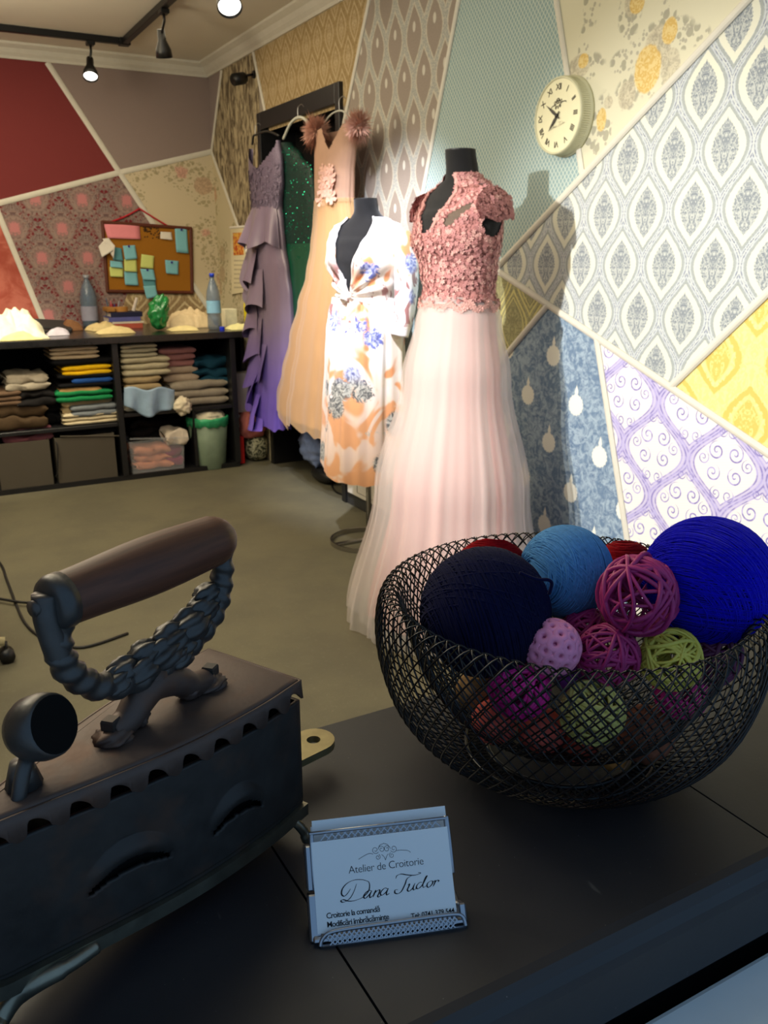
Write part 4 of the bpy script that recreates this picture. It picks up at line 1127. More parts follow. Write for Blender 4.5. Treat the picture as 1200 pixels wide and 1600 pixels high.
part('tulle_layer', skirt_mesh(Tp, sk_o1, pleats(2, 17), .01, .065, clampx=W - .03), TUL, pink, True)
part('tulle_layer', skirt_mesh(Tp, sk_o2, pleats(3, 21), .0, .045, clampx=W - .022), TUL, pink, True)

# ---------------- floral satin wrap dress
Tf = Torso(1.81, 3.415, (-.90, -.43), tshift(-.07))
mannequin(Tf, 'black dress-form mannequin on a chrome ring stand wearing the floral satin dress', .84, 1.535, 'ring')
flo = thing('floral_wrap_dress', 'glossy white satin wrap dress with orange, blue and grey flowers on the farther mannequin', 'dress', tuple(Tf.c))
def floral_mat():
    g = G('floral_satin', .28, .5); x, y, z = g.co(); g.b.inputs['Sheen Weight'].default_value = .2
    n1 = g.noise(g.P, 5.5, 2, .5, .8); n2 = g.noise(g.P, 9, 3, .6, 1.6); pet = g.noise(g.P, 34, 3, .6, 2.2)
    c = g.mix(g.sm(n1, .40, .56), hexc(236, 232, 232), hexc(238, 226, 214))
    low = g.sm(z, .95, .50)
    c = g.mix(g.sm(n1 + low * .10, .58, .64), c, hexc(226, 148, 98))
    c = g.mix(low * .55, c, hexc(232, 180, 128))
    fl = g.sm(g.vor(g.vec(x + (pet - .5) * .08, y + (pet - .5) * .08, z), 6.5) - g.sm(z, .80, .70) * g.sm(z, .45, .55) * .12, .36, .27)
    c = g.mix(g.sm(n2, .56, .62) * g.sm(z, .98, 1.04) * g.sm(z, 1.32, 1.24) * .9, c, hexc(146, 84, 80))
    pick = g.sm(z, .85, .75)
    c = g.mix(fl, c, g.mix(g.sm(pet, .40, .60), g.mix(pick, hexc(96, 104, 168), hexc(84, 86, 86)), g.mix(pick, hexc(196, 202, 236), hexc(190, 188, 176))))
    return g.color(c).bump(pet, .05, .002).m
FLOR = floral_mat()
knz, knth = 1.135, .10
def vh2(z): return 0 if z < 1.15 else .05 + (z - 1.15) * 1.75 if z < 1.43 else .54 + (z - 1.43) * 9
def drape(th, z):
    dx = (th - knth) * .14; dz = z - knz; a = math.atan2(dz, dx); r = math.hypot(dx, dz)
    return .010 * math.cos(a * 15 + .5 * math.sin(a * 3)) * math.exp(-((r - .07) / .10) ** 2) + .004 * nz((th * 3, z * 9, 1), 1)
ZT2 = 1.462
part('bodice', grid(lambda u, v: Tf.p((u - .5) * 2 * PI, lerp(1.10, ZT2, v), .009 + drape((u - .5) * 2 * PI, lerp(1.10, ZT2, v)) + .006 * math.sin(v * PI)), 130, 60, True,
     lambda u, v: abs((u - .5) * 2 * PI - .02) < vh2(lerp(1.10, ZT2, v))), FLOR, flo, True)
for sg in (1, -1):
    edge = [Tf.p(.02 + sg * vh2(lerp(1.15, ZT2, q / 20)), lerp(1.15, ZT2, q / 20), .013) for q in range(21)]
    part('lapel_edge', tube(edge, .005, 8), FLOR, flo, True)
fk = Tf.p(knth, knz, .022)
part('knot', [*(lambda VF: (VF[0], VF[1]))(sphere(fk, .026, 22, 14, lambda d: 1 + .22 * math.cos(d.z * 9 + d.x * 5)))], FLOR, flo, True)
pf2 = pleats(8, 9)
rows2 = [(.345, .200, .165, .02, 0), (.60, .190, .158, .012, 0), (.85, .182, .148, .006, 0), (.98, .178, .142, .003, 0), (1.06, .165, .130, 0, 0), (1.13, .140, .115, 0, 0)]
def sk2(u, v):
    th = (u - .5) * 2 * PI; z = lerp(1.13, .345, v); a, b, fo, ro = interp(rows2, z)
    m = 1 + lerp(.0, .07, min(1, v * 1.5)) * pf2(th); ov = .016 * (1 / (1 + math.exp(-(th - knth + .25 * v) * 22)))
    d = .018 * math.cos(th * 26) * math.exp(-((th - knth) / .9) ** 2) * math.exp(-v * 4.0)
    p = Tf.c + Tf.f * (fo + (b * m + ov + d) * math.cos(th)) + Tf.r * (a * m + ov + d) * math.sin(th) + Vector((0, 0, z - .03 * v * math.cos(th * 1.5 + .6) + (.012 * pf2(th) * v)))
    p.x = min(p.x, W - .02 - .02 * math.sin(th * 7) ** 2); return p
part('skirt', grid(sk2, 220, 36, True), FLOR, flo, True)
for sg, kl in ((-1, 1),):
    sh = Tf.p(sg * PI / 2, 1.375, -.01)
    P = spl([sh, sh + Tf.r * sg * .035 * kl + Vector((0, 0, -.06)), sh + Tf.r * sg * .055 * kl + Tf.f * .01 + Vector((0, 0, -.18 * kl)), sh + Tf.r * sg * .055 * kl + Tf.f * .02 * kl + Vector((0, 0, -.30 * kl)), sh + Tf.r * sg * .04 * kl + Tf.f * .03 * kl + Vector((0, 0, -.40 * kl))], 7)
    V, F = tube(P, [.052, .054, .056, .056, .055, .054] + [.053 - .0006 * q for q in range(len(P) - 6)], 20)
    V = [v + Vector((0, 0, 0)) + (v - P[min(i // 20, len(P) - 1)]) * (.16 * math.cos(i % 20 / 20 * 2 * PI * 3 + i // 20 * .12)) for i, v in enumerate(V)]
    part('sleeve', (V, F), FLOR, flo, True)

# ---------------- gowns hung on the door frame
class Hang:
    """a gown hanging flat against the doorway; rows = (height, y left, y right) read on its plane"""
    def __init__(s, rows, x, d0, d1, seed, npl=9, amp=.05):
        R_ = []
        for v, a, b in rows:
            A = onx(a, v, x); Bq = onx(b, v, x); R_.append(((A.z + Bq.z) / 2, A.y, Bq.y))
        s.r = sorted(R_); s.x = x; s.d0 = d0; s.d1 = d1; s.pf = pleats(seed, npl); s.amp = amp; s.z0 = s.r[0][0]; s.z1 = s.r[-1][0]
    def p(s, th, z, off=0, pl=1):
        a, b = interp(s.r, z); t = (s.z1 - z) / (s.z1 - s.z0); hw = (a - b) / 2; d = lerp(s.d0, s.d1, t)
        m = 1 + s.amp * pl * t * s.pf(th)
        return Vector((min(s.x - (d * m + off) * math.cos(th), W - .03), (a + b) / 2 + (hw * m + off) * math.sin(-th) * 1.0, z))
    def mesh(s, nu=120, nv=40, skip=None, off=0, z0=None, z1=None, hem=0):
        z0 = s.z0 if z0 is None else z0; z1 = s.z1 if z1 is None else z1
        return grid(lambda u, v: s.p((u - .5) * 2 * PI, lerp(z1, z0, v), off) + Vector((0, 0, hem * v * v * s.pf((u - .5) * 2 * PI))), nu, nv, True, skip)
def hanger(label, top, la, lb, mat, r=.006):
    o = thing('clothes_hanger', label, 'hanger', top)
    top = Vector(top); P = spl([la, (Vector(la) + top) / 2 + Vector((0, 0, .004)), top + Vector((0, 0, -.035)), (Vector(lb) + top) / 2 + Vector((0, 0, .004)), lb], 6)
    part('shoulder_bar', tube(P, r, 8), mat, o, True)
    part('hook', tube(spl([top + Vector((0, 0, -.035)), top + Vector((0, 0, .004)), top + Vector((0.008, 0, .020)), top + Vector((.022, 0, .028)), top + Vector((.034, 0, .018))], 5), .0018, 6), plain('hook_steel', (.5, .5, .5), .3, .5, .9), o, True)
    return o
XH = W - .115
# lavender ruffled gown
lav = Hang([(226, 392, 436), (256, 392, 440), (290, 395, 441), (322, 398, 438), (350, 395, 441), (385, 392, 444), (420, 391, 450), (460, 394, 455), (500, 399, 457), (540, 402, 457), (580, 404, 455), (620, 404, 450), (645, 406, 447), (664, 412, 446)], XH, .045, .085, 21, 6, .07)
lg = thing('lavender_gown', 'lavender satin gown with a beaded bodice and cascading ruffles, leftmost of the hanging gowns', 'dress', (XH, 4.8, lav.z0))
def sat(name, c1, c2, sheen=.3, rough=.32):
    g = G(name, rough, .5); x, y, z = g.co(); n = g.noise(g.vec(x, y, z * .3), 12, 2)
    return g.color(g.mix(n, c1, c2)).m
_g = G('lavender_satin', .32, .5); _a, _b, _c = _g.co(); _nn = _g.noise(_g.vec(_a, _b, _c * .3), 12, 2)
LAV = _g.color(_g.mix(_g.sm(_c, .75, .05), _g.mix(_nn, hexc(118, 104, 126), hexc(142, 126, 146)), _g.mix(_nn, hexc(98, 76, 170), hexc(120, 98, 190)))).m; LAVT = plain('lavender_beads', hexc(112, 100, 122), .45, .5, .3, .35, 160, .8, 160, .004)  # lavender satin turns violet downwards: the blue light's cast put into the colour
zW = onx(418, 325, XH).z; zN = onx(418, 262, XH).z
def lskip(u, v):
    th = (u - .5) * 2 * PI; z = lerp(lav.z1, zW, v); dep = .11 * (1 - abs(th) / 1.25)
    return (z > lav.z1 - max(.0, dep) - .02 and abs(th) < 1.25) or (z > lav.z1 - .10 and 1.8 < abs(th))
part('bodice', lav.mesh(90, 36, lskip, .004, zW, lav.z1), LAVT, lg, True)
rnd = random.Random(9)
part('bead_applique', join(*[rosette(lav.p(t_, z_, .006), Vector((-1, math.sin(-t_) * .6, 0)), rnd.uniform(.006, .013), rnd) for t_, z_ in [(rnd.uniform(-1.4, 1.4), rnd.uniform(zW - .01, zN)) for _ in range(240)]]), LAVT, lg, kind='stuff')
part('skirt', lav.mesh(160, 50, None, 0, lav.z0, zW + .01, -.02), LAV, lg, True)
def peplum(u, v):
    th = (u - .5) * 2.6 - .1; z = lerp(zW + .005, onx(415, 384, XH).z - .02 * math.cos(th * 5), v)
    return lav.p(th, z, .004 + .045 * v * (1 + .55 * math.sin(th * 8 + 1)), 0)
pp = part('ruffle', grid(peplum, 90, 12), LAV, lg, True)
# cascade: stacked ruffles down the left front
zs = [onx(400, v_, XH).z for v_ in (388, 420, 455, 492, 530, 568, 606, 640, 664)]
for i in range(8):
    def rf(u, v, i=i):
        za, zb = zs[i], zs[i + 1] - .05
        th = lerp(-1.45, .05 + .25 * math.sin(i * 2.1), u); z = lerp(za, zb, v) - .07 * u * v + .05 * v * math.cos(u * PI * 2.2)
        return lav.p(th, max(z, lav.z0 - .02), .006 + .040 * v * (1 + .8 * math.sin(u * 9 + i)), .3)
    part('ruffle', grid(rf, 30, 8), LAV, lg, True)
BHG = plain('black_plastic', (.012, .012, .012), .4, .5); WHG = plain('white_plastic', hexc(196, 198, 186), .4, .5, var=.03)
tp = onx(412, 178, W - .06); tp.x = W - .075
hanger('black hanger carrying the lavender gown', tuple(Vector((XH, tp.y, onx(414, 195, XH).z))), onx(394, 226, XH), onx(436, 212, XH), BHG)
# green sequin gown
grn = Hang([(224, 441, 452), (245, 441, 470), (268, 441, 488), (300, 441, 492), (335, 442, 496), (380, 444, 500), (440, 449, 500), (520, 452, 505), (600, 452, 505), (640, 452, 505)], XH + .055, .035, .05, 31, 9, .07)
gg = thing('green_sequin_gown', 'dark green gown with a sequinned one-shoulder bodice on a white hanger', 'dress', (XH + .02, 4.4, grn.z0))
GRNS = sat('green_satin', hexc(6, 62, 44), hexc(12, 92, 66)); GRND = plain('green_net', hexc(8, 44, 38), .55, .4, var=.5, vs=90, bump=.6, bs=150, bd=.003)
zg = onx(470, 380, XH).z
part('bodice', grn.mesh(80, 30, None, .002, zg, grn.z1), GRND, gg, True)
part('skirt', grn.mesh(160, 40, None, 0, grn.z0, zg + .01), GRNS, gg, True)
SEQ = plain('green_sequin', hexc(30, 190, 150), .12, .8, .8, .1)
rnd = random.Random(3); sq = []
for _ in range(620):
    t_, z_ = rnd.uniform(-1.5, 1.5), rnd.uniform(zg - .12 * rnd.random(), grn.z1 - .02); c_ = grn.p(t_, z_, .0045); n_2 = Vector((-1, rnd.uniform(-.7, .5), rnd.uniform(-.5, .7))).normalized()
    u_ = n_2.orthogonal().normalized(); w_ = n_2.cross(u_); rr = rnd.uniform(.002, .0042)
    sq.append(([c_ + (u_ * math.cos(a) + w_ * math.sin(a)) * rr for a in [k * PI / 3 for k in range(6)]], [tuple(range(6))]))
part('sequins', join(*sq), SEQ, gg, kind='stuff')
hanger('white hanger carrying the green sequin gown', tuple(Vector((XH, onx(465, 165, XH).y, onx(465, 172, XH).z))), onx(443, 217, XH), onx(489, 205, XH), WHG, .0075)
# blush tulle gown
blu = Hang([(200, 500, 553), (240, 497, 551), (275, 498, 548), (312, 500, 547), (345, 498, 551), (385, 494, 555), (430, 487, 556), (480, 474, 556), (540, 462, 556), (600, 452, 556), (640, 445, 556), (668, 446, 556)], XH - .02, .055, .115, 41, 12, .11)
bg_ = thing('blush_tulle_gown', 'blush tulle gown with feathered shoulders and a V neck, rightmost of the hanging gowns', 'dress', (XH - .02, 4.1, blu.z0))
BLU = plain('blush_crepe', hexc(178, 142, 120), .7, .25, var=.06, vs=20, bump=.2, bs=90)
BT = tulle('blush_tulle', hexc(206, 166, 118), .55)
zb_ = onx(525, 318, XH).z; zv = onx(521, 238, XH - .02).z
def bsk(u, v):
    th = (u - .5) * 2 * PI; z = lerp(blu.z1, zb_, v); return z > zv and abs(th - .30) < (z - zv) * 5.6
part('bodice', blu.mesh(110, 40, bsk, .002, zb_, blu.z1), BLU, bg_, True)
part('skirt_lining', blu.mesh(180, 40, None, -.012, blu.z0 + .03, zb_ + .01), plain('blush_lining', hexc(198, 150, 100), .5, .4, var=.05), bg_, True)
part('tulle_layer', blu.mesh(220, 40, None, .006, blu.z0, zb_ + .015, .03), BT, bg_, True)
rnd = random.Random(12)
def feathers(c, r, n):
    L = []
    for _ in range(n):
        d = Vector((rnd.gauss(0, 1), rnd.gauss(0, 1), rnd.gauss(0, 1))).normalized(); a = c + d * r * rnd.uniform(.1, .5); d.z = d.z * 1.35 - .15; e_ = c + d * r * rnd.uniform(.55, 1.05) + Vector((rnd.gauss(0, .008), rnd.gauss(0, .008), rnd.gauss(0, .008))); s_ = d.orthogonal().normalized() * r * .035
        s2 = d.cross(s_).normalized() * r * .035; L.append(([a, (a + e_) / 2 + s_, e_, (a + e_) / 2 - s_ + s2 * .5], [(0, 1, 2, 3)]))
    return join(*L)
FEA = plain('blush_feather', hexc(208, 164, 146), .8, .2, var=.15)
for uv_, r_ in (((494, 205), .075), ((560, 197), .070)):
    part('feather_sleeve', feathers(onx(*uv_, XH - .05), r_, 1100), FEA, bg_, kind='stuff')
bl_ = []
for _ in range(16):
    uv_ = (rnd.uniform(500, 520), rnd.uniform(262, 314)); c_ = onx(*uv_, XH - .085); bl_.append(rosette(c_, Vector((-1, -.4, .2)), rnd.uniform(.025, .04), rnd, 6))
part('fabric_flower', join(*bl_), FEA, bg_)
hanger('slim white hanger carrying the blush gown', tuple(Vector((XH, onx(530, 165, XH).y, onx(530, 160, XH).z))), onx(500, 205, XH), onx(552, 200, XH), WHG, .004)

# ================================================================== WORK TABLE AND SHELVES
D = 5.138; DT = .862
UNIT = thing('shelving_unit', 'long black open shelving unit under the work table top', 'shelving', (.6, D + .3, 0))
XR = 1.79
sz_ = .385
part('base_board', box(-1.2, D + .01, .0, XR, B - .05, .03), BLACKW, UNIT)
for xx in (-1.18, -.35, .74, 1.045, XR - .03):
    if xx == .74: continue
    part('divider', bevelbox(xx, D + .005, .0301, xx + .035, B - .05, DT - .042, .002, 1), BLACKW, UNIT)
part('divider', bevelbox(1.500, D + .02, .0301, 1.520, B - .06, sz_ - .001, .002, 1), BLACKW, UNIT)
for a, b, q_ in ((-1.145, -.352, -.05), (-.314, 1.043, -.05), (1.081, XR - .031, 0)):
    part('shelf', bevelbox(a, D + .012, sz_ + q_, b, B - .06, sz_ + q_ + .022, .002, 1), BLACKW, UNIT)
part('back_panel', box(-1.2, B - .05, .03, XR, B - .04, DT - .042), DARKIN, UNIT)
TBL = thing('work_table_top', 'long glossy black table top along the back wall', 'table', (.4, D + .3, DT - .04))
part('tabletop', bevelbox(-1.4, D - .012, DT - .0405, 1.945, B - .003, DT, .004), plain('gloss_black_top', (.016, .015, .015), .22, .5, var=.3), TBL)
part('side_panel', bevelbox(1.915, D + .25, .001, 1.945, B - .06, DT - .0415, .002, 1), BLACKW, TBL)

def cloth(name_, px, z0=None, dep=.30, y0=None, mat=None, label='', layers=3, crumple=.3, seed=0, group=None, name='folded_cloth'):
    """folded garment; px = (u left, v bottom, u right, v top) read on the front plane of the shelf"""
    uL, vb, uR, vt = px; y0 = D + .04 if y0 is None else y0
    A = ony(uL, vb, y0); Bq = ony(uR, vb, y0); T_ = ony((uL + uR) / 2, vt, y0)
    zb = (A.z + Bq.z) / 2 if z0 is None else z0; h = max(.018, T_.z - zb) if z0 is None else max(.018, T_.z - z0)
    x0, x1 = A.x, Bq.x; L = []
    for k in range(layers):
        za = zb + h * k / layers; hh = h / layers * 1.10
        def fn(u, v, k=k, za=za, hh=hh):
            a = u * 2 * PI; ca, sa = math.cos(a), math.sin(a)
            e = .28; px_ = math.copysign(abs(ca) ** e, ca); pz = math.copysign(abs(sa) ** .6, sa)
            # u runs round the section in the y/z plane; v runs along x
            t = 1 - abs(2 * v - 1) ** 16; xx = lerp(x0, x1, v); y_ = y0 + dep / 2 + px_ * dep / 2 * (.94 + .06 * t); z_ = za + hh / 2 + pz * hh / 2 * (.4 + .6 * t)
            q = Vector((xx, y_, z_)); n1 = nz(q, 14, seed + k); n2 = nz(q, 34, seed + k + 5)
            return q + Vector((n2 * .012 * crumple * 2, n1 * .02 * crumple + (.012 if k % 2 else 0) * crumple, n1 * hh * crumple * (.5 if pz > 0 or k else .1)))
        V, F = grid(fn, 20, 16); F2 = [tuple(range(0)),]
        n0 = 21; F += [tuple(range(20)), tuple(16 * n0 + i for i in range(19, -1, -1))]
        L.append((V, F))
    return solid(name, join(*L), mat, label, 'clothes', group, True)
def cl(c, **k): return plain('cloth_%d_%d_%d' % c, hexc(*c), .85, .15, var=.10, vs=40, bump=.4, bs=60, bd=.004, **k)
SH = sz_ + .0225; SB = .0305
gC2 = 'garments piled in the second shelf bay'; gC3 = 'towels and fabrics in the right shelf bay'; gC1 = 'crumpled fabrics in the left shelf bay'
x = cloth
BK = cl((16, 16, 18))
# second bay: one column of folded clothes
x('', (100, 668, 188, 645), z0=SH - .05, mat=cl((206, 192, 158)), label='cream folded garment at the foot of the pile in the second bay', seed=1, group=gC2, layers=3)
x('', (112, 651, 186, 633), mat=cl((118, 124, 128)), label='grey blue folded garment with a red tip above the cream one', seed=2, group=gC2, layers=2)
x('', (98, 648, 178, 622), mat=cl((196, 172, 128)), label='tan cream folded garment in the middle of the pile', seed=3, group=gC2, layers=2, y0=D + .09)
x('', (88, 628, 178, 610), mat=cl((30, 128, 74)), label='bright green folded garment in the pile', seed=4, group=gC2, layers=2)
x('', (94, 618, 160, 605), mat=cl((190, 152, 96)), label='tan folded garment lying on the green one', seed=5, group=gC2, layers=1, y0=D + .05)
x('', (92, 606, 178, 598), mat=BK, label='black folded garment above the green one', seed=6, group=gC2, layers=1)
x('', (113, 600, 176, 590), mat=cl((34, 74, 140)), label='blue folded garment between the black ones', seed=7, group=gC2, layers=1)
x('', (90, 592, 178, 584), mat=BK, label='black folded garment just under the yellow one', seed=8, group=gC2, layers=1)
x('', (98, 587, 176, 571), mat=cl((222, 176, 20)), label='bright yellow folded garment in the pile', seed=9, group=gC2, layers=2)
x('', (82, 571, 178, 560), mat=BK, label='black folded garment on top of the yellow one', seed=10, group=gC2, layers=1)
x('', (80, 562, 156, 542), mat=cl((188, 168, 138)), label='beige folded garment at the top of the pile', seed=11, group=gC2, layers=3)
# left bay
x('', (-10, 662, 76, 634), z0=SH - .05, mat=cl((76, 60, 42)), label='crumpled brown fabric on the left shelf floor', seed=12, group=gC1, layers=2, crumple=.7)
x('', (-20, 636, 36, 612), mat=cl((104, 82, 64)), label='folded brown fabric at the far left of the shelf', seed=13, group=gC1, layers=3)
x('', (30, 636, 88, 612), mat=cl((28, 26, 26)), label='crumpled black fabric beside the brown folded one', seed=14, group=gC1, layers=2, crumple=.8)
x('', (12, 612, 78, 586), mat=cl((160, 150, 132)), label='pale grey crumpled fabric on top at the left', seed=15, group=gC1, layers=2, crumple=1.0)
x('', (72, 664, 98, 608), z0=SH - .05, mat=BK, label='black fabric heap between the left bay and the pile', seed=16, group=gC1, layers=3, crumple=.8, y0=D + .12)
# right bay
x('', (196, 648, 262, 634), z0=SH, mat=cl((196, 188, 164)), label='cream cloth under the light blue satin', seed=17, group=gC3, layers=1)
x('', (196, 612, 254, 588), mat=cl((166, 146, 108)), label='tan folded towel under the beige towels', seed=18, group=gC3, layers=2)
x('', (192, 588, 268, 558), mat=cl((178, 168, 138)), label='thick beige folded towel on the left of the right bay', seed=19, group=gC3, layers=3)
x('', (190, 559, 248, 538), mat=cl((170, 162, 136)), label='beige folded towel, topmost on the left of the right bay', seed=20, group=gC3, layers=3)
x('', (250, 574, 308, 544), mat=cl((156, 108, 104)), label='dusty pink folded towel, topmost in the middle', seed=21, group=gC3, layers=3, y0=D + .10)
x('', (258, 598, 312, 572), mat=cl((170, 152, 130)), label='pale beige folded towel under the pink one', seed=22, group=gC3, layers=2, y0=D + .10)
x('', (268, 631, 358, 596), z0=SH, mat=cl((150, 140, 122)), label='wide grey beige towel on the shelf floor', seed=23, group=gC3, layers=3, y0=D + .06)
x('', (306, 606, 362, 560), mat=cl((22, 62, 80)), label='teal crumpled cloth at the right end of the shelf', seed=24, group=gC3, layers=3, crumple=.9, y0=D + .08)
sb = plain('light_blue_satin', hexc(150, 176, 200), .3, .5, var=.15, vs=20)
def satin(u, v):
    q = ony(lerp(194, 272, u), lerp(606, 634, v) + 14 * v * math.sin(u * PI), D + .015); return q + Vector((0, -.03 * math.sin(u * PI) - .02 * v * math.sin(u * 16), .01 * math.sin(u * 11)))
so = solid('blue_satin_cloth', grid(satin, 40, 12), sb, 'shiny light blue satin spilling over the shelf edge', 'fabric', None, True)
so.modifiers.new('t', 'SOLIDIFY').thickness = .004
p = ony(285, 634, D - .005); rnd = random.Random(4)
solid('fabric_flower', sphere(p, .052, 30, 20, lambda d: 1 + .35 * nz(d, 2.6, 3) + .15 * nz(d, 7, 1)), cl((226, 214, 186)), 'crumpled cream fabric rose hanging over the shelf edge', 'fabric', None, True)

# fabric storage boxes, tub, bin
def tbox(name, label, px, mat, dep=.34, y0=None, group=None, cat='storage box', wall=.006, taper=0):
    uL, vb, uR, vt = px; y0 = D + .015 if y0 is None else y0
    A = ony(uL, vb, y0); Bq = ony(uR, vb, y0); T_ = ony((uL + uR) / 2, vt, y0); z0 = max(A.z, SB); h = T_.z - z0
    o = thing(name, label, cat, ((A.x + Bq.x) / 2, y0 + dep / 2, z0), group); w_ = (Bq.x - A.x) / 2; d_ = dep / 2; V = []; F = []
    for (k, z) in ((1 - taper, 0), (1, h), (1 - wall / w_, h), (1 - taper - wall / w_, .004)):
        for sx_, sy_ in ((-1, -1), (1, -1), (1, 1), (-1, 1)): V.append(Vector((o.location.x + sx_ * w_ * k, o.location.y + sy_ * d_ * k, z0 + z)))
    for j in range(3):
        for i in range(4): F.append((j * 4 + i, j * 4 + (i + 1) % 4, j * 4 + 4 + (i + 1) % 4, j * 4 + 4 + i))
    F += [(3, 2, 1, 0), (12, 13, 14, 15)]
    part('box_body', (V, F), mat, o); return o, w_, h, z0
GREYB = plain('grey_fabric_box', hexc(84, 78, 68), .9, .1, var=.06, vs=4, bump=.3, bs=300)
b1, _, h1_, z1_ = tbox('fabric_storage_box', 'grey fabric storage box with pink cloth inside, at the far left', (3, 768, 86, 690), GREYB, group='grey fabric storage boxes'); part('handle_loop', tube(spl([ony(87, 690, D + .005), ony(90, 700, D - .005), ony(90, 735, D - .005), ony(87, 745, D + .005)], 4), .004, 6), BHG, b1, True)
b2, _, h2_, z2_ = tbox('fabric_storage_box', 'grey fabric storage box under the piled garments', (94, 762, 186, 680), GREYB, group='grey fabric storage boxes')
part('top_rim', join(tube([ony(94, 682, D + .012), ony(186, 681, D + .012)], .004, 6)), GREYB, b2)
x('', (4, 692, 84, 668), mat=cl((150, 92, 98)), label='dusty pink cloth stuffed in the far left grey box', seed=30, group='cloth in the boxes', layers=2, crumple=1.0, y0=D + .06)
x('', (96, 684, 184, 668), mat=BK, label='black cloth filling the grey box under the garments', seed=31, group='cloth in the boxes', layers=1, crumple=.8, y0=D + .06, dep=.22)
CLEAR = plain('clear_plastic', (.75, .78, .80), .25, .5, alpha=.14, var=.05)
tb, tw, th_, tz_ = tbox('plastic_tub', 'clear plastic tub full of peach and magenta cloth', (206, 744, 292, 686), CLEAR, dep=.30, taper=.06, wall=.004)
part('rim', tube([ony(203, 686, D + .008), ony(295, 684, D + .008)], .006, 8), CLEAR, tb)
x('', (213, 741, 270, 700), z0=tz_ + .008, mat=cl((214, 140, 106)), label='peach cloth in the clear tub', seed=32, group='cloth in the tub', layers=3, crumple=1.0, y0=D + .045, dep=.22)
x('', (262, 728, 288, 698), mat=cl((146, 34, 84)), label='magenta cloth in the right of the clear tub', seed=33, group='cloth in the tub', layers=2, crumple=.8, y0=D + .05, dep=.2)
x('', (262, 696, 294, 676), mat=cl((214, 200, 180)), label='cream cloth hanging out of the clear tub', seed=34, group='cloth in the tub', layers=1, crumple=1.0, y0=D + .01, dep=.14)
x('', (206, 690, 286, 656), mat=cl((24, 22, 22)), label='dark cloth heap above the clear tub', seed=35, group='cloth in the tub', layers=3, crumple=.8, y0=D + .20, dep=.24)
bp_ = ony(338, 738, D - .02); zt_ = ony(338, 655, D - .02).z
tbn = thing('waste_bin', 'grey green waste bin with a green bag liner full of scraps', 'bin', (bp_.x, D + .10, .001))
cB = (bp_.x, D + .10, 0)
part('bin_body', lathe([(.098, .001), (.100, .004), (.128, zt_), (.124, zt_), (.096, .010)], 36, cB, True, True), plain('bin_plastic', hexc(124, 142, 118), .5, .4, alpha=.92, var=.25, vs=9), tbn, True)
V, F = lathe([(.122, zt_ - .055), (.131, zt_ - .050), (.1335, zt_ - .01), (.133, zt_ + .006), (.120, zt_ + .004), (.112, zt_ - .04)], 60, cB, False, False)
V = [v + Vector((nz(v, 40) * .006, nz(v, 40, 2) * .006, nz(v, 24, 4) * (.022 if v.z < zt_ - .03 else .008))) for v in V]
part('bag_liner', (V, F), plain('green_film', hexc(60, 176, 118), .3, .5, var=.25, vs=30), tbn, True)
solid('fabric_scraps', sphere((cB[0], cB[1], zt_ - .005), .112, 36, 20, lambda d: 1 + .25 * nz(d, 4, 8) + .12 * nz(d, 10, 3) if d.z > -.2 else .8), cl((214, 206, 178)), 'cream fabric scraps heaped in the waste bin', 'fabric', None, True)
o = bpy.data.objects['fabric_scraps']; o.scale = (1, 1, .45); o.location.z = zt_ - .045

# right end of the table: box and bags
def bagm(name, label, px, y0, mat, cat='bag', seed=0, amp=.16, dep=.10, z0=None, sq=.7):
    uL, vb, uR, vt = px; A = ony(uL, vb, y0); Bq = ony(uR, vb, y0); T_ = ony((uL + uR) / 2, vt, y0); zb = .001 if z0 is None else z0
    zb = zb if z0 is not None or A.z < .05 else A.z; h = T_.z - zb; w_ = (Bq.x - A.x) / 2; c = Vector(((A.x + Bq.x) / 2, y0 + dep, zb + h / 2))
    def f(u, v):
        th = v * PI; ph = u * 2 * PI; d = Vector((math.sin(th) * math.cos(ph), math.sin(th) * math.sin(ph), -math.cos(th)))
        e = Vector([math.copysign(abs(q) ** sq, q) for q in d]); m = 1 + amp * nz(d, 2.6, seed) + amp * .5 * nz(d, 6, seed)
        return c + Vector((e.x * w_ * m, e.y * dep * m, e.z * h / 2 * (m if d.z > 0 else 1)))
    return solid(name, grid(f, 34, 22, True), mat, label, cat, None, True)
A = ony(372, 645, D + .12); Bq = ony(401, 645, D + .12); T_ = ony(386, 583, D + .12)
solid('cardboard_box', bevelbox(A.x, D + .12, A.z, Bq.x, D + .24, T_.z, .003), plain('white_box_card', hexc(172, 164, 170), .6, .3, var=.03), 'narrow pale grey box standing under the table end', 'box')
x('', (374, 682, 400, 650), mat=cl((206, 200, 188)), label='white cloth under the narrow pale box', seed=40, layers=2, crumple=1.2, y0=D + .10, dep=.14)
bagm('plastic_bag', 'pink crumpled bag beside the shelving end', (380, 690, 422, 644), D + .04, cl((186, 108, 100)), seed=2)
solid('red_book', bevelbox(*(ony(374, 725, D + .06)), ony(383, 725, D + .06).x, D + .20, ony(380, 682, D + .06).z, .002), plain('red_cover', hexc(190, 34, 30), .5, .3), 'thin red and white folder standing on the floor by the shelving end', 'folder')
def leafbag():
    g = G('leaf_pattern', .6, .3); g.co(); return g.color(g.mix(g.sm(g.noise(g.P, 30, 2, .5, 2.0), .46, .54), hexc(60, 64, 46), hexc(176, 172, 140))).m
bagm('patterned_bag', 'round bag with a green and cream leaf pattern on the floor', (392, 727, 424, 680), D + .05, leafbag(), seed=3, amp=.08)
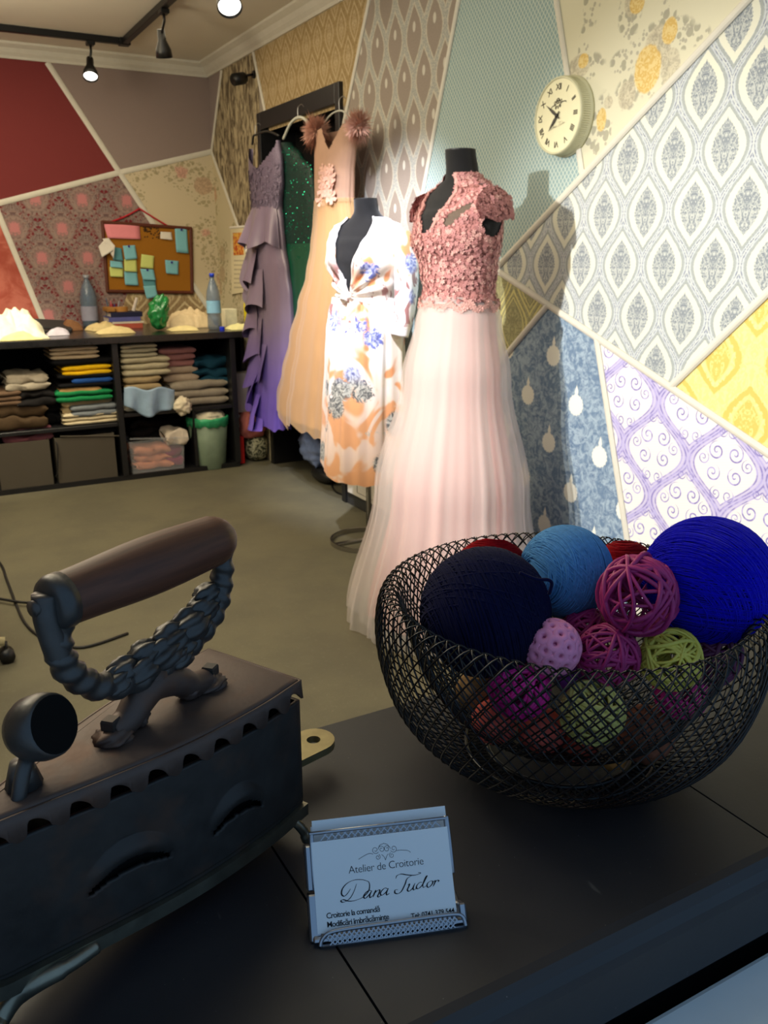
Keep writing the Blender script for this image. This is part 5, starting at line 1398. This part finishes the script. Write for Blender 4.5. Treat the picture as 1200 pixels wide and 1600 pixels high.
# plastic bag in the doorway recess and dark bag
p = onx(485, 690, W + .03)
def bb(u, v):
    th = v * PI; ph = u * 2 * PI; d = Vector((math.sin(th) * math.cos(ph), math.sin(th) * math.sin(ph), -math.cos(th)))
    m = 1 + .25 * nz(d, 3, 5) + .1 * nz(d, 8, 2); c = Vector((W + .075, 4.62, .20)); return c + Vector((d.x * .085 * m, d.y * .19 * m, d.z * .12 * m))
solid('plastic_bag', grid(bb, 40, 26, True), plain('pale_blue_film', hexc(136, 156, 206), .25, .5, var=.2, vs=20), 'pale blue plastic bag hanging low in the doorway behind the blush gown', 'bag', None, True)
solid('shoe', grid(lambda u, v: Vector((W + .06, 4.52, .045)) + Vector((.05 * math.sin(v * PI) * math.cos(u * 2 * PI), .13 * -math.cos(v * PI), .044 * math.sin(v * PI) * math.sin(u * 2 * PI))), 24, 14, True), BHG, 'black shoe on the floor of the doorway', 'shoe', None, True)

# ================================================================== THINGS ON THE TABLE
def T(u, v): p = onz(u, v, DT); return Vector((p.x, min(p.y, B - .06), DT + .0005))
def on_y(u, v): return T(u, v)
def hgt(u, v, y): return ony(u, v, y).z
def bottle(name, label, base, vtop, uc, wpx, body, cap, labelm=None, prof=None, lab=(.25, .5)):
    y = base.y; zt = hgt(uc, vtop, y); H_ = zt - DT; r = abs(ony(uc + wpx / 2, 480, y).x - ony(uc - wpx / 2, 480, y).x) / 2
    o = thing(name, label, 'bottle', tuple(base))
    pr_ = [(.82, 0), (1, .02), (1, .22), (.93, .26), (1, .30), (1, .58), (.86, .70), (.55, .82), (.30, .90), (.28, .94)]
    part('bottle_body', lathe([(a * r, b * H_) for a, b in pr_], 24, base), body, o, True)
    part('cap', lathe([(.36 * r, .935 * H_), (.36 * r, H_), (.30 * r, H_)], 16, base), cap, o, True)
    if labelm: part('paper_label', lathe([(1.02 * r, lab[0] * H_), (1.02 * r, lab[1] * H_)], 24, base, False, False), labelm, o, True)
    return o
PET = plain('clear_blue_bottle', hexc(110, 130, 150), .12, .6, alpha=.55, var=.1)
PETD = plain('bottle_film_green', hexc(30, 120, 60), .15, .6, var=.3, vs=30)
bottle('water_bottle', 'large clear water bottle on the left of the work table', T(124, 504), 430, 123, 26, PET, plain('cap_grey', hexc(150, 155, 165), .4), plain('label_pale', hexc(150, 150, 168), .5), lab=(.12, .40))
bottle('water_bottle', 'clear water bottle with a blue cap near the table end', Vector((*T(336, 515).xy, DT + .0005)), 427, 334, 21, PET, plain('cap_blue', hexc(30, 60, 190), .4), plain('label_blue', hexc(140, 190, 220), .5), lab=(.30, .52))
bottle('detergent_bottle', 'yellow squeeze bottle beside the lavender gown', Vector((ony(389, 505, 5.5).x, 5.5, DT + .0005)), 457, 389, 14, plain('yellow_plastic', hexc(232, 214, 30), .35, .5, var=.05), plain('yellow_cap', hexc(240, 226, 60), .35, .5))
# pencil cup with pencils
c = T(152, 503); c = Vector((c.x, 5.86, DT + .0005)); cr = .045; ch = .10
cup = thing('pencil_cup', 'grey cup of pencils and tools on the work table', 'cup', tuple(c))
part('cup_body', lathe([(cr, 0), (cr, ch), (cr * .9, ch), (cr * .9, .006)], 24, c, True, True), plain('cup_grey', hexc(116, 120, 130), .4), cup, True)
rnd = random.Random(2)
for i, (cc, lab) in enumerate((((40, 60, 130), 'blue pen leaning left in the pencil cup'), ((190, 90, 100), 'pink pencil in the pencil cup'), ((70, 90, 110), 'slate blue pen upright in the pencil cup'), ((170, 40, 40), 'red pencil leaning right in the pencil cup'), ((150, 150, 160), 'silver scissors handle in the pencil cup'))):
    a = i * 1.3; b0 = c + Vector((math.cos(a) * .015, math.sin(a) * .015, .008)); b1_ = c + Vector((math.cos(a) * .038 + (i - 2) * .012, math.sin(a) * .03, .15 + .02 * (i % 3)))
    solid('pencil', join(tube([b0, b0.lerp(b1_, .92), b1_], [.0045, .0045, .001], 6)), plain('pencil_%d' % i, hexc(*cc), .4), lab, 'pencil', 'pencils in the cup')
# books
by = 5.80; bx0 = ony(168, 500, by).x; bx1 = ony(217, 500, by).x; zc = DT + .0005
for i, (cc, hh, dx, nm) in enumerate((((176, 84, 66), .030, 0, 'coral red book at the bottom of the small stack'), ((206, 196, 176), .012, .01, 'cream notebook above the coral book'), ((88, 90, 150), .028, -.01, 'violet blue book in the small stack'), ((30, 32, 60), .030, .005, 'navy book under the paper patterns'))):
    o = thing('book', nm, 'book', ((bx0 + bx1) / 2, by, zc), 'books stacked on the work table')
    cm = plain('book_cover_%d' % i, hexc(*cc), .5, .3)
    x0_, x1_ = bx0 + dx, bx1 + dx
    part('cover', join(box(x0_, by - .09, zc, x1_, by + .09, zc + .003), box(x0_, by - .09, zc + hh - .003, x1_, by + .09, zc + hh), box(x0_, by - .09, zc + .003, x1_, by - .086, zc + hh - .003)), cm, o)
    part('pages', box(x0_ + .004, by - .085, zc + .003, x1_ - .004, by + .086, zc + hh - .003), plain('page_paper_%d' % i, hexc(214, 206, 186), .8), o)
    zc += hh + .0005
solid('tape_roll', lathe([(.030, 0), (.046, 0), (.046, .028), (.030, .028), (.030, 0)], 28, (bx0 + .09, by, zc + .001), False, False), plain('kraft', hexc(176, 124, 60), .6), 'ochre ring of tape lying on the books', 'tape')
solid('paper_bundle', bevelbox(bx0 - .01, by - .06, zc + .001, bx0 + .045, by + .08, zc + .030, .006), plain('ochre_paper', hexc(150, 106, 50), .7, var=.3), 'ochre bundle on the left of the books', 'paper')
solid('chalk_marker', tube([(bx0 + .17, by, zc + .0012), (bx0 + .20, by, zc + .085)], [.012, .009], 12), plain('white_marker', hexc(206, 196, 186), .5), 'white marker standing on the stacked books', 'marker')
# green bottle-shaped bag, fabrics, papers
gp_ = Vector((ony(248, 505, 5.45).x, 5.45, DT + .001))
def gb_(u, v):
    th = v * PI; ph = u * 2 * PI; d = Vector((math.sin(th) * math.cos(ph), math.sin(th) * math.sin(ph), -math.cos(th))); m = 1 + .30 * nz(d, 3.2, 7) + .14 * nz(d, 8, 2)
    return gp_ + Vector((d.x * .062 * m + .03 * (d.z > 0) * d.z, d.y * .06 * m, .108 + d.z * .106 * (m if d.z > 0 else 1)))
solid('crumpled_bottle', grid(gb_, 40, 30, True), PETD, 'crumpled green plastic bottle on the work table', 'bottle', None, True)
def heap(name, label, cx, y, wpx, vtop, mat, dep, seed, cat='fabric', amp=.35, vb=None):
    x0 = ony(cx - wpx / 2, 500, y).x; x1 = ony(cx + wpx / 2, 500, y).x; h = hgt(cx, vtop, y) - DT
    def f(u, v):
        xx = lerp(x0, x1, u); yy = y + (v - .5) * dep; e = max(0, 1 - abs(2 * u - 1) ** 2.2) * max(0, 1 - abs(2 * v - 1) ** 2.2)
        q = Vector((xx, yy, 0)); return Vector((xx + nz(q, 9, seed) * .03, yy + nz(q, 9, seed + 1) * .02, DT + .002 + h * e ** .55 * (.75 + amp * nz(q, 13, seed) + amp * .6 * nz(q, 33, seed))))
    V, F = grid(f, 40, 20); n = len(V); V += [Vector((v.x, v.y, DT + .001)) for v in V]
    rim = [i for i in range(41)] + [j * 41 + 40 for j in range(1, 21)] + [20 * 41 + i for i in range(39, -1, -1)] + [j * 41 for j in range(19, 0, -1)]
    F += [(rim[k], rim[(k + 1) % len(rim)], rim[(k + 1) % len(rim)] + n, rim[k] + n) for k in range(len(rim))]
    return solid(name, (V, F), mat, label, cat, None, True)
CRM = cl((226, 212, 172))
heap('fabric_heap', 'cream fabric heap behind the blue capped water bottle', 296, 5.62, 64, 478, cl((206, 184, 146)), .26, 3)
heap('fabric_heap', 'brightly lit cream fabric heap at the left end of the table', 10, 5.42, 110, 476, cl((240, 236, 206)), .46, 4, amp=.5)
heap('fabric_scrap', 'yellow cloth scrap at the front edge of the table, left', 30, 5.24, 66, 514, cl((226, 216, 150)), .16, 5)
heap('fabric_scrap', 'white tissue scrap beside the lit fabric heap', 88, 5.42, 34, 510, cl((190, 184, 196)), .12, 6)
heap('paper_scrap', 'flat cream paper pattern in front of the books', 178, 5.38, 56, 508, cl((222, 204, 150)), .16, 7, 'paper', .2)
heap('paper_scrap', 'cream paper scrap left of the books by the cup', 158, 5.62, 44, 500, cl((200, 180, 130)), .14, 8, 'paper', .3)
heap('paper_scrap', 'flat cream paper right of the green bottle', 284, 5.36, 44, 507, cl((226, 208, 150)), .14, 9, 'paper', .2)
heap('fabric_scrap', 'brown scrap between the water bottle and the cup', 112, 5.72, 30, 494, cl((110, 76, 50)), .12, 10)
pw = Vector((ony(358, 512, 5.50).x, 5.50, DT + .0005))
solid('paper_box', bevelbox(pw.x - .035, 5.46, DT + .0005, pw.x + .045, 5.54, DT + .115, .003), plain('white_card_box', hexc(232, 226, 196), .6, .3), 'small white box beside the blue capped bottle', 'box')
heap('paper_scrap', 'yellow white paper at the right end of the table', 378, 5.28, 44, 504, cl((230, 222, 160)), .16, 11, 'paper', .3)
solid('bottle_cap', lathe([(.016, 0), (.016, .018), (.013, .022)], 18, (ony(347, 512, 5.24).x, 5.24, DT + .0005)), plain('cap_blue2', hexc(30, 50, 200), .4), 'loose blue bottle cap at the foot of the capped bottle', 'cap')
# black laptop-like case
A = Vector((ony(60, 500, 5.72).x, 5.72, DT + .0005))
lp = thing('laptop', 'black thin case lying open behind the lit fabric heap', 'laptop', tuple(A))
part('base_half', xf(bevelbox(-.17, -.12, 0, .17, .12, .018, .004), Matrix.Translation(A)), BHG, lp)
part('lid_half', xf(bevelbox(-.17, -.12, .0, .17, .12, .008, .003), Matrix.Translation(A + Vector((.01, .01, .045))) @ Matrix.Rotation(.16, 4, 'X') @ Matrix.Rotation(.10, 4, 'Y')), plain('case_grey_edge', hexc(40, 42, 42), .4), lp)

# ================================================================== CORK BOARD, CALENDAR
yb = B - .012
def BW(u, v, d=0): q = ony(u, v, yb - d); return q
co4 = [BW(160, 347), BW(298, 357), BW(300, 457), BW(168, 455)]
cb = thing('cork_board', 'cork notice board in a brown wooden frame hung by a red ribbon', 'notice board', tuple(co4[3]))
gc = G('cork', .85, .1); gc.co(); _cn = gc.noise(gc.P, 160, 3, .7)
CORK = gc.color(gc.mix(_cn, hexc(136, 88, 26), hexc(168, 114, 40))).bump(_cn, .3, .002).m
part('cork_sheet', prism(co4, (0, 1, 0), .010), CORK, cb)
FR = plain('brown_frame_wood', hexc(86, 40, 22), .5, .4)
for i in range(4):
    a, b = co4[i], co4[(i + 1) % 4]; d = (b - a).normalized(); a = a - d * .006; b = b + d * .006
    part('frame_bar', strip(a + Vector((0, -.0005, 0)), b + Vector((0, -.0005, 0)), .022, (0, -1, 0), .010), FR, cb)
hk = BW(218, 326)
part('ribbon', join(tube(spl([BW(172, 347), BW(196, 338), hk], 5), .006, 6), tube(spl([hk, BW(240, 340), BW(262, 353)], 5), .006, 6)), plain('red_ribbon', hexc(176, 30, 44), .5), cb, True)
part('printed_marks', join(*[([BW(u_, v_, .002), BW(u_ + 2.2, v_, .002), BW(u_ + 2, v_ + 2.2, .002), BW(u_ - .3, v_ + 1.8, .002)], [(0, 1, 2, 3)]) for u_, v_ in [(random.uniform(222, 250), random.uniform(354, 372)) for _ in range(40)] if v_ < 370 or u_ > 236]), plain('dark_marks', hexc(60, 40, 20), .8), cb, kind='stuff')
def note(px, col, label, d, nm='sticky_note', cat='note', bend=.010, grp='notes pinned on the cork board'):
    a, b, c_, e = [BW(u, v, d) for u, v in px]
    def f(u, v): q = a.lerp(b, u).lerp(e.lerp(c_, u), v); return q + Vector((0, -bend * v * v - .002 * math.sin(u * 3), 0))
    V, F = grid(f, 6, 6); n = len(V); V += [v + Vector((0, .0006, 0)) for v in V]; F += [tuple(i + n for i in reversed(f_)) for f_ in F]
    rim = list(range(7)) + [j * 7 + 6 for j in range(1, 7)] + [42 + i for i in range(5, -1, -1)] + [j * 7 for j in range(5, 0, -1)]
    F += [(rim[(k + 1) % len(rim)], rim[k], rim[k] + n, rim[(k + 1) % len(rim)] + n) for k in range(len(rim))]
    q = a.lerp(b, .5) + Vector((0, -.0045, -.012)); o = solid(nm, (V, F), col, label, cat, grp, True)
    return o
PNK = plain('pink_paper', hexc(226, 138, 146), .8, var=.03); BLP = plain('blue_paper', hexc(122, 184, 196), .8, var=.03); YEL = plain('yellow_green_paper', hexc(196, 206, 120), .8, var=.03); WHP = plain('white_paper', hexc(214, 208, 196), .8, var=.03); BL2 = plain('deep_blue_paper', hexc(82, 140, 150), .8, var=.03)
note(((162, 350), (218, 352), (219, 374), (168, 372)), PNK, 'wide pink paper at the top left of the cork board', .006)
note(((273, 355), (292, 356), (294, 396), (275, 394)), BLP, 'tall blue note at the top right of the cork board', .006)
note(((251, 362), (268, 363), (269, 375), (250, 373)), WHP, 'small white paper at the upper right of the cork board', .006)
note(((258, 406), (279, 408), (278, 429), (259, 427)), BLP, 'square blue note alone on the right half of the cork board', .006)
note(((221, 397), (241, 400), (239, 420), (219, 418)), YEL, 'yellow green note above the long hanging blue ones', .008)
note(((176, 386), (190, 388), (192, 408), (176, 406)), BL2, 'dark blue note beside the white cloth on the cork board', .006)
note(((172, 407), (191, 409), (192, 419), (172, 417)), BLP, 'blue note strip under the dark blue one', .010)
note(((171, 417), (193, 418), (192, 433), (172, 432)), YEL, 'yellow green note, lowest on the left of the cork board', .006)
note(((192, 384), (211, 383), (214, 404), (195, 406)), BLP, 'blue note at the top of the middle column', .012)
note(((194, 405), (213, 405), (214, 425), (194, 424)), YEL, 'yellow green note in the middle of the middle column', .009)
note(((194, 424), (214, 425), (216, 446), (195, 445)), BLP, 'blue note at the foot of the middle column', .006)
note(((219, 420), (240, 421), (243, 438), (223, 437)), BLP, 'upper blue note of the hanging chain', .014)
note(((223, 437), (243, 438), (243, 448), (224, 447)), BL2, 'darker blue note in the hanging chain', .012)
note(((224, 447), (243, 446), (246, 463), (229, 467)), BLP, 'lowest blue note of the chain hanging over the frame', .022)
note(((160, 373), (170, 372), (178, 384), (176, 404)), WHP, 'white crumpled cloth corner on the left edge of the cork board', .020, bend=.03)
note(((154, 385), (165, 372), (177, 390), (158, 402)), WHP, 'white rag hooked over the left frame of the cork board', .018, bend=.03)
PIN = plain('pin_blue', hexc(50, 50, 130), .4)
for u_, v_, lb in ((283, 359, 'tall blue note'), (268, 410, 'lone square blue note'), (230, 422, 'hanging blue chain'), (201, 385, 'middle column top note')):
    q = BW(u_, v_, .011); solid('push_pin', tube([q + Vector((0, .008, 0)), q, q + Vector((0, -.008, 0))], [.002, .006, .008], 10), PIN, 'dark blue push pin holding the ' + lb, 'pin', 'push pins on the cork board')
def CAL(u, v, d=0): return onx(u, v, W - .007 - d)
cal = thing('wall_calendar', 'narrow paper calendar with an orange picture on the side wall above the table end', 'calendar', tuple(CAL(372, 460)))
part('paper_sheet', prism([CAL(361, 356), CAL(383, 354), CAL(385, 456), CAL(363, 460)], (-1, 0, 0), .004), plain('calendar_paper', hexc(206, 194, 158), .8, var=.03), cal)
gq = G('calendar_picture', .6); gq.co(); _qn = gq.noise(gq.P, 40, 3, .6, 1)
part('picture', prism([CAL(364, 364, .0045), CAL(381, 363, .0045), CAL(381, 398, .0045), CAL(365, 399, .0045)], (-1, 0, 0), .001), gq.color(gq.mix(gq.sm(_qn, .4, .6), hexc(170, 60, 30), hexc(216, 168, 70))).m, cal)
part('top_binding', strip(CAL(360, 356, .001), CAL(384, 354, .001), .016, (-1, 0, 0), .008), WHP, cal)
part('printed_dates', join(*[([CAL(366 + c_ * 2.3, 406 + r_ * 7, .0046), CAL(367.3 + c_ * 2.3, 406 + r_ * 7, .0046), CAL(367.3 + c_ * 2.3, 408.4 + r_ * 7, .0046), CAL(366 + c_ * 2.3, 408.4 + r_ * 7, .0046)], [(0, 1, 2, 3)]) for r_ in range(7) for c_ in range(7)]), plain('date_grey', hexc(150, 140, 120), .8), cal, kind='stuff')

# ================================================================== WALL CLOCK
ck = onx(871, 181, W - .050); CR = .1135
wc = thing('wall_clock', 'round cream wall clock with Roman numerals on the patchwork wall', 'clock', (W, ck.y, ck.z - .123))
CM = frame((W, ck.y, ck.z), (0, -1, 0), (0, 0, 1))      # local z = -x (towards the room)
CRE = plain('cream_clock_body', hexc(196, 194, 160), .45, .4, var=.03); FACE = plain('cream_clock_face', hexc(218, 214, 178), .5, .3, var=.02)
V, F = lathe([(.110, .002), (.1235, .002), (.1240, .010), (.1185, .014), (.1180, .046), (.1165, .052), (.1125, .0535), (.1100, .0500)], 96, (0, 0, 0), True, False)
part('case', xf((V, F), CM), CRE, wc, True)
part('ribbing', xf(join(*[tube([(.1183 * math.cos(a), .1183 * math.sin(a), .016), (.1183 * math.cos(a), .1183 * math.sin(a), .044)], .0012, 4) for a in [k * 2 * PI / 110 for k in range(110)]]), CM), CRE, wc, kind='stuff')
part('dial', xf(lathe([(.0, .0495), (.1105, .0495)], 64, (0, 0, 0), False, False), CM), FACE, wc)
CINK = plain('clock_ink', hexc(56, 50, 40), .6)
for k, s_ in enumerate(['XII', 'I', 'II', 'III', 'IIII', 'V', 'VI', 'VII', 'VIII', 'IX', 'X', 'XI']):
    a = -2 * PI * k / 12; M = CM @ Matrix.Rotation(a, 4, 'Z') @ Matrix.Translation((0, .078, .0502))
    part('numeral', text_mesh(s_, .027, M, .0001, 'CENTER', 0, .85, .0003), CINK, wc)
def hand(ang, ln, w_, z):
    M = CM @ Matrix.Rotation(-ang, 4, 'Z') @ Matrix.Translation((0, 0, z)); pts = [(-w_ * .4, -.016, 0), (w_ * .4, -.016, 0), (w_, ln * .35, 0), (0, ln, 0), (-w_, ln * .35, 0)]
    return xf(prism(pts, (0, 0, 1), .001), M)
HB = plain('hand_black', (.012, .012, .010), .4)
part('minute_hand', hand(math.radians(305), .066, .0048, .0545), HB, wc); part('hour_hand', hand(math.radians(222), .058, .0052, .0530), HB, wc)
part('hub', xf(lathe([(.006, .050), (.006, .057), (.003, .058)], 20), CM), HB, wc)
def cplace(x, y): return CM @ Vector(((x - 650) * .00013, (580 - y) * .00013 - .030, .0502))
part('printed_name', ribbons(script, cplace, lambda t, f: 2.2, 0, 3), plain('faint_ink', hexc(120, 114, 92), .6), wc)
part('printed_scroll', ribbons(orn, lambda x, y: CM @ Vector(((x - 617) * .00026, (370 - y) * .00034 + .036, .0502)), lambda t, f: 4.5, 0, 3), CINK, wc)

# ================================================================== TRACK LIGHTS, CAMERA
TX = 1.375; TY = 5.60; TRZ = CEIL - .035
trk = thing('lighting_track', 'black ceiling lighting track turning a corner towards the viewer', 'lighting track', (TX, TY, TRZ))
BM = plain('black_metal', (.008, .008, .008), .4, .5, .3, .1)
def tbar(a, b): return bevelbox(min(a[0], b[0]) - .018, min(a[1], b[1]) - .018, TRZ, max(a[0], b[0]) + .018, max(a[1], b[1]) + .018, CEIL - .0005, .003, 1)
part('rail', tbar((-1.2, TY), (TX - .04, TY)), BM, trk); part('rail', tbar((TX, TY - .04), (TX, 2.6)), BM, trk); part('corner_joint', bevelbox(TX - .03, TY - .03, TRZ - .004, TX + .03, TY + .03, CEIL - .0005, .003, 1), BM, trk)
GLOW = plain('lamp_glow', (1, .98, .92), .5, emis=((1, .96, .88), 5))
def spot_head(label, top, hx_, aim, size=.042, ln=.13, lit=True):
    """track adapter, arm, bell-shaped head aimed along aim"""
    o = thing('spotlight_head', label, 'spotlight', tuple(top), 'track spotlights'); top = Vector(top); hx_ = Vector(hx_); d = Vector(aim).normalized()
    part('adapter', bevelbox(top.x - .022, top.y - .03, top.z - .022, top.x + .022, top.y + .03, top.z, .003, 1), BM, o)
    part('arm', join(tube([top + Vector((0, 0, -.02)), top + Vector((0, 0, -.05)), hx_ - d * .03 + Vector((0, 0, .01))], .007, 8)), BM, o, True)
    u = d.orthogonal().normalized(); w_ = d.cross(u); M = Matrix(((u.x, w_.x, d.x, hx_.x), (u.y, w_.y, d.y, hx_.y), (u.z, w_.z, d.z, hx_.z), (0, 0, 0, 1)))
    part('lamp_shade', xf(lathe([(size * .30, -ln * .5), (size * .46, -ln * .5), (size * .50, -ln * .12), (size * .95, ln * .22), (size * 1.02, ln * .50), (size * .96, ln * .50), (size * .85, ln * .25)], 28, capb=True, capt=False), M), BM, o, True)
    part('bulb_face', xf(lathe([(.001, ln * .42), (size * .9, ln * .42)], 28, capb=False, capt=False), M), GLOW if lit else BM, o)
    return o
t1 = Vector((1.180, TY, TRZ)); spot_head('bell-shaped black spotlight on the back rail, lit, above the mauve panel', t1, ony(141, 106, TY - .02), (-.18, -.62, -1))
t2 = Vector((TX, onx(256, 22, TX).y, TRZ)); h2 = onx(254, 68, TX + .02); spot_head('bell-shaped black spotlight hanging at the track corner, seen from behind', t2, h2, (.16, .30, -1))
h3 = onx(356, -6, TX + .02); print('h3', h3, 't2', t2)
spot_head('bright spotlight at the top edge of the photo, glowing towards the shop', Vector((TX, h3.y, TRZ)), h3, (-.15, -.75, -1), size=.052)
cc = onx(378, 122, W - .07)
cam_o = thing('security_camera', 'small black security camera on the streaky brown wallpaper', 'security camera', (W - .002, cc.y, cc.z))
part('mount_plate', tube([(W - .001, cc.y - .03, cc.z + .02), (W - .012, cc.y - .03, cc.z + .02)], .022, 16), BM, cam_o)
part('arm', tube([(W - .010, cc.y - .03, cc.z + .02), (W - .05, cc.y - .02, cc.z + .012), (W - .07, cc.y, cc.z)], .007, 8), BM, cam_o, True)
part('camera_body', tube([Vector((W - .04, cc.y, cc.z + .004)), Vector((W - .06, cc.y, cc.z)), Vector((W - .13, cc.y - .03, cc.z - .018))], [.020, .034, .034], 20), BM, cam_o, True)

# ================================================================== LOW WALL ITEMS, CABLES, CHAIR
pa = onx(543, 735, W - .03); 
wp_ = thing('white_panel', 'low white panel leaning on the wall behind the ring stand', 'panel', (W - .03, 3.75, .075))
part('panel_board', bevelbox(W - .034, 3.05, .075, W - .016, 4.00, .40, .003), plain('white_panel_paint', hexc(226, 220, 208), .5, .4, var=.03), wp_)
part('panel_trim', tube([(W - .036, 3.88, .10), (W - .036, 3.88, .36), (W - .036, 3.66, .36), (W - .036, 3.66, .10)], .002, 5, closed=True), plain('panel_line', hexc(150, 140, 126), .6), wp_)
CAB = plain('black_cable', (.01, .01, .01), .5, .4)
a_ = [onz(535, 742, 0), onz(524, 748, 0), onz(521, 760, 0), onz(528, 770, 0), onz(541, 775, 0)]
solid('power_cable', tube(spl([Vector((q.x - .01, q.y, .006)) for q in a_], 6), .005, 6), CAB, 'loop of black cable on the floor by the door frame', 'cable', None, True)
solid('floor_cable', tube(spl([Vector((*onz(u, v, .004).xy, .005)) for u, v in ((-30, 850), (0, 880), (10, 905), (24, 942), (38, 972), (58, 992), (84, 1003), (130, 1012), (200, 990))], 6), .0055, 6), CAB, 'black cable curving over the floor at the left', 'cable', None, True)
solid('floor_cable', tube(spl([Vector((*onz(u, v, .004).xy, .016)) for u, v in ((-40, 934), (0, 940), (30, 945), (62, 947), (130, 950))], 6), .0055, 6), CAB, 'straight black cable crossing the curved one at the left', 'cable', None, True)
cq = onz(-6, 1040, 0); ch_ = thing('office_chair', 'edge of an office chair with a black caster at the left edge', 'chair', (cq.x - .22, cq.y + .05, 0))
cc_ = Vector((cq.x - .22, cq.y + .05, 0))
for k in range(5):
    a = .0 + k * 2 * PI / 5 - .15; e_ = cc_ + Vector((math.cos(a) * .26, math.sin(a) * .26, 0))
    part('leg', tube([cc_ + Vector((0, 0, .11)), e_ + Vector((0, 0, .075))], [.024, .016], 8), plain('chair_leg_cream', hexc(190, 180, 140), .5), ch_, True)
    part('caster', join(tube([e_ + Vector((0, -.022, .0255)), e_ + Vector((0, .022, .0255))], .025, 16), tube([e_ + Vector((0, 0, .03)), e_ + Vector((0, 0, .075))], .007, 8)), BHG, ch_, True)
part('column', tube([cc_ + Vector((0, 0, .10)), cc_ + Vector((0, 0, .42))], .022, 12), BHG, ch_, True)
part('seat', xf(bevelbox(-.22, -.22, 0, .22, .22, .06, .025, 3), Matrix.Translation(cc_ + Vector((0, 0, .42)))), BHG, ch_, True)
part('backrest', xf(bevelbox(-.24, -.20, .12, -.20, .20, .55, .018, 3), Matrix.Translation(cc_ + Vector((0, 0, .42)))), BHG, ch_, True)
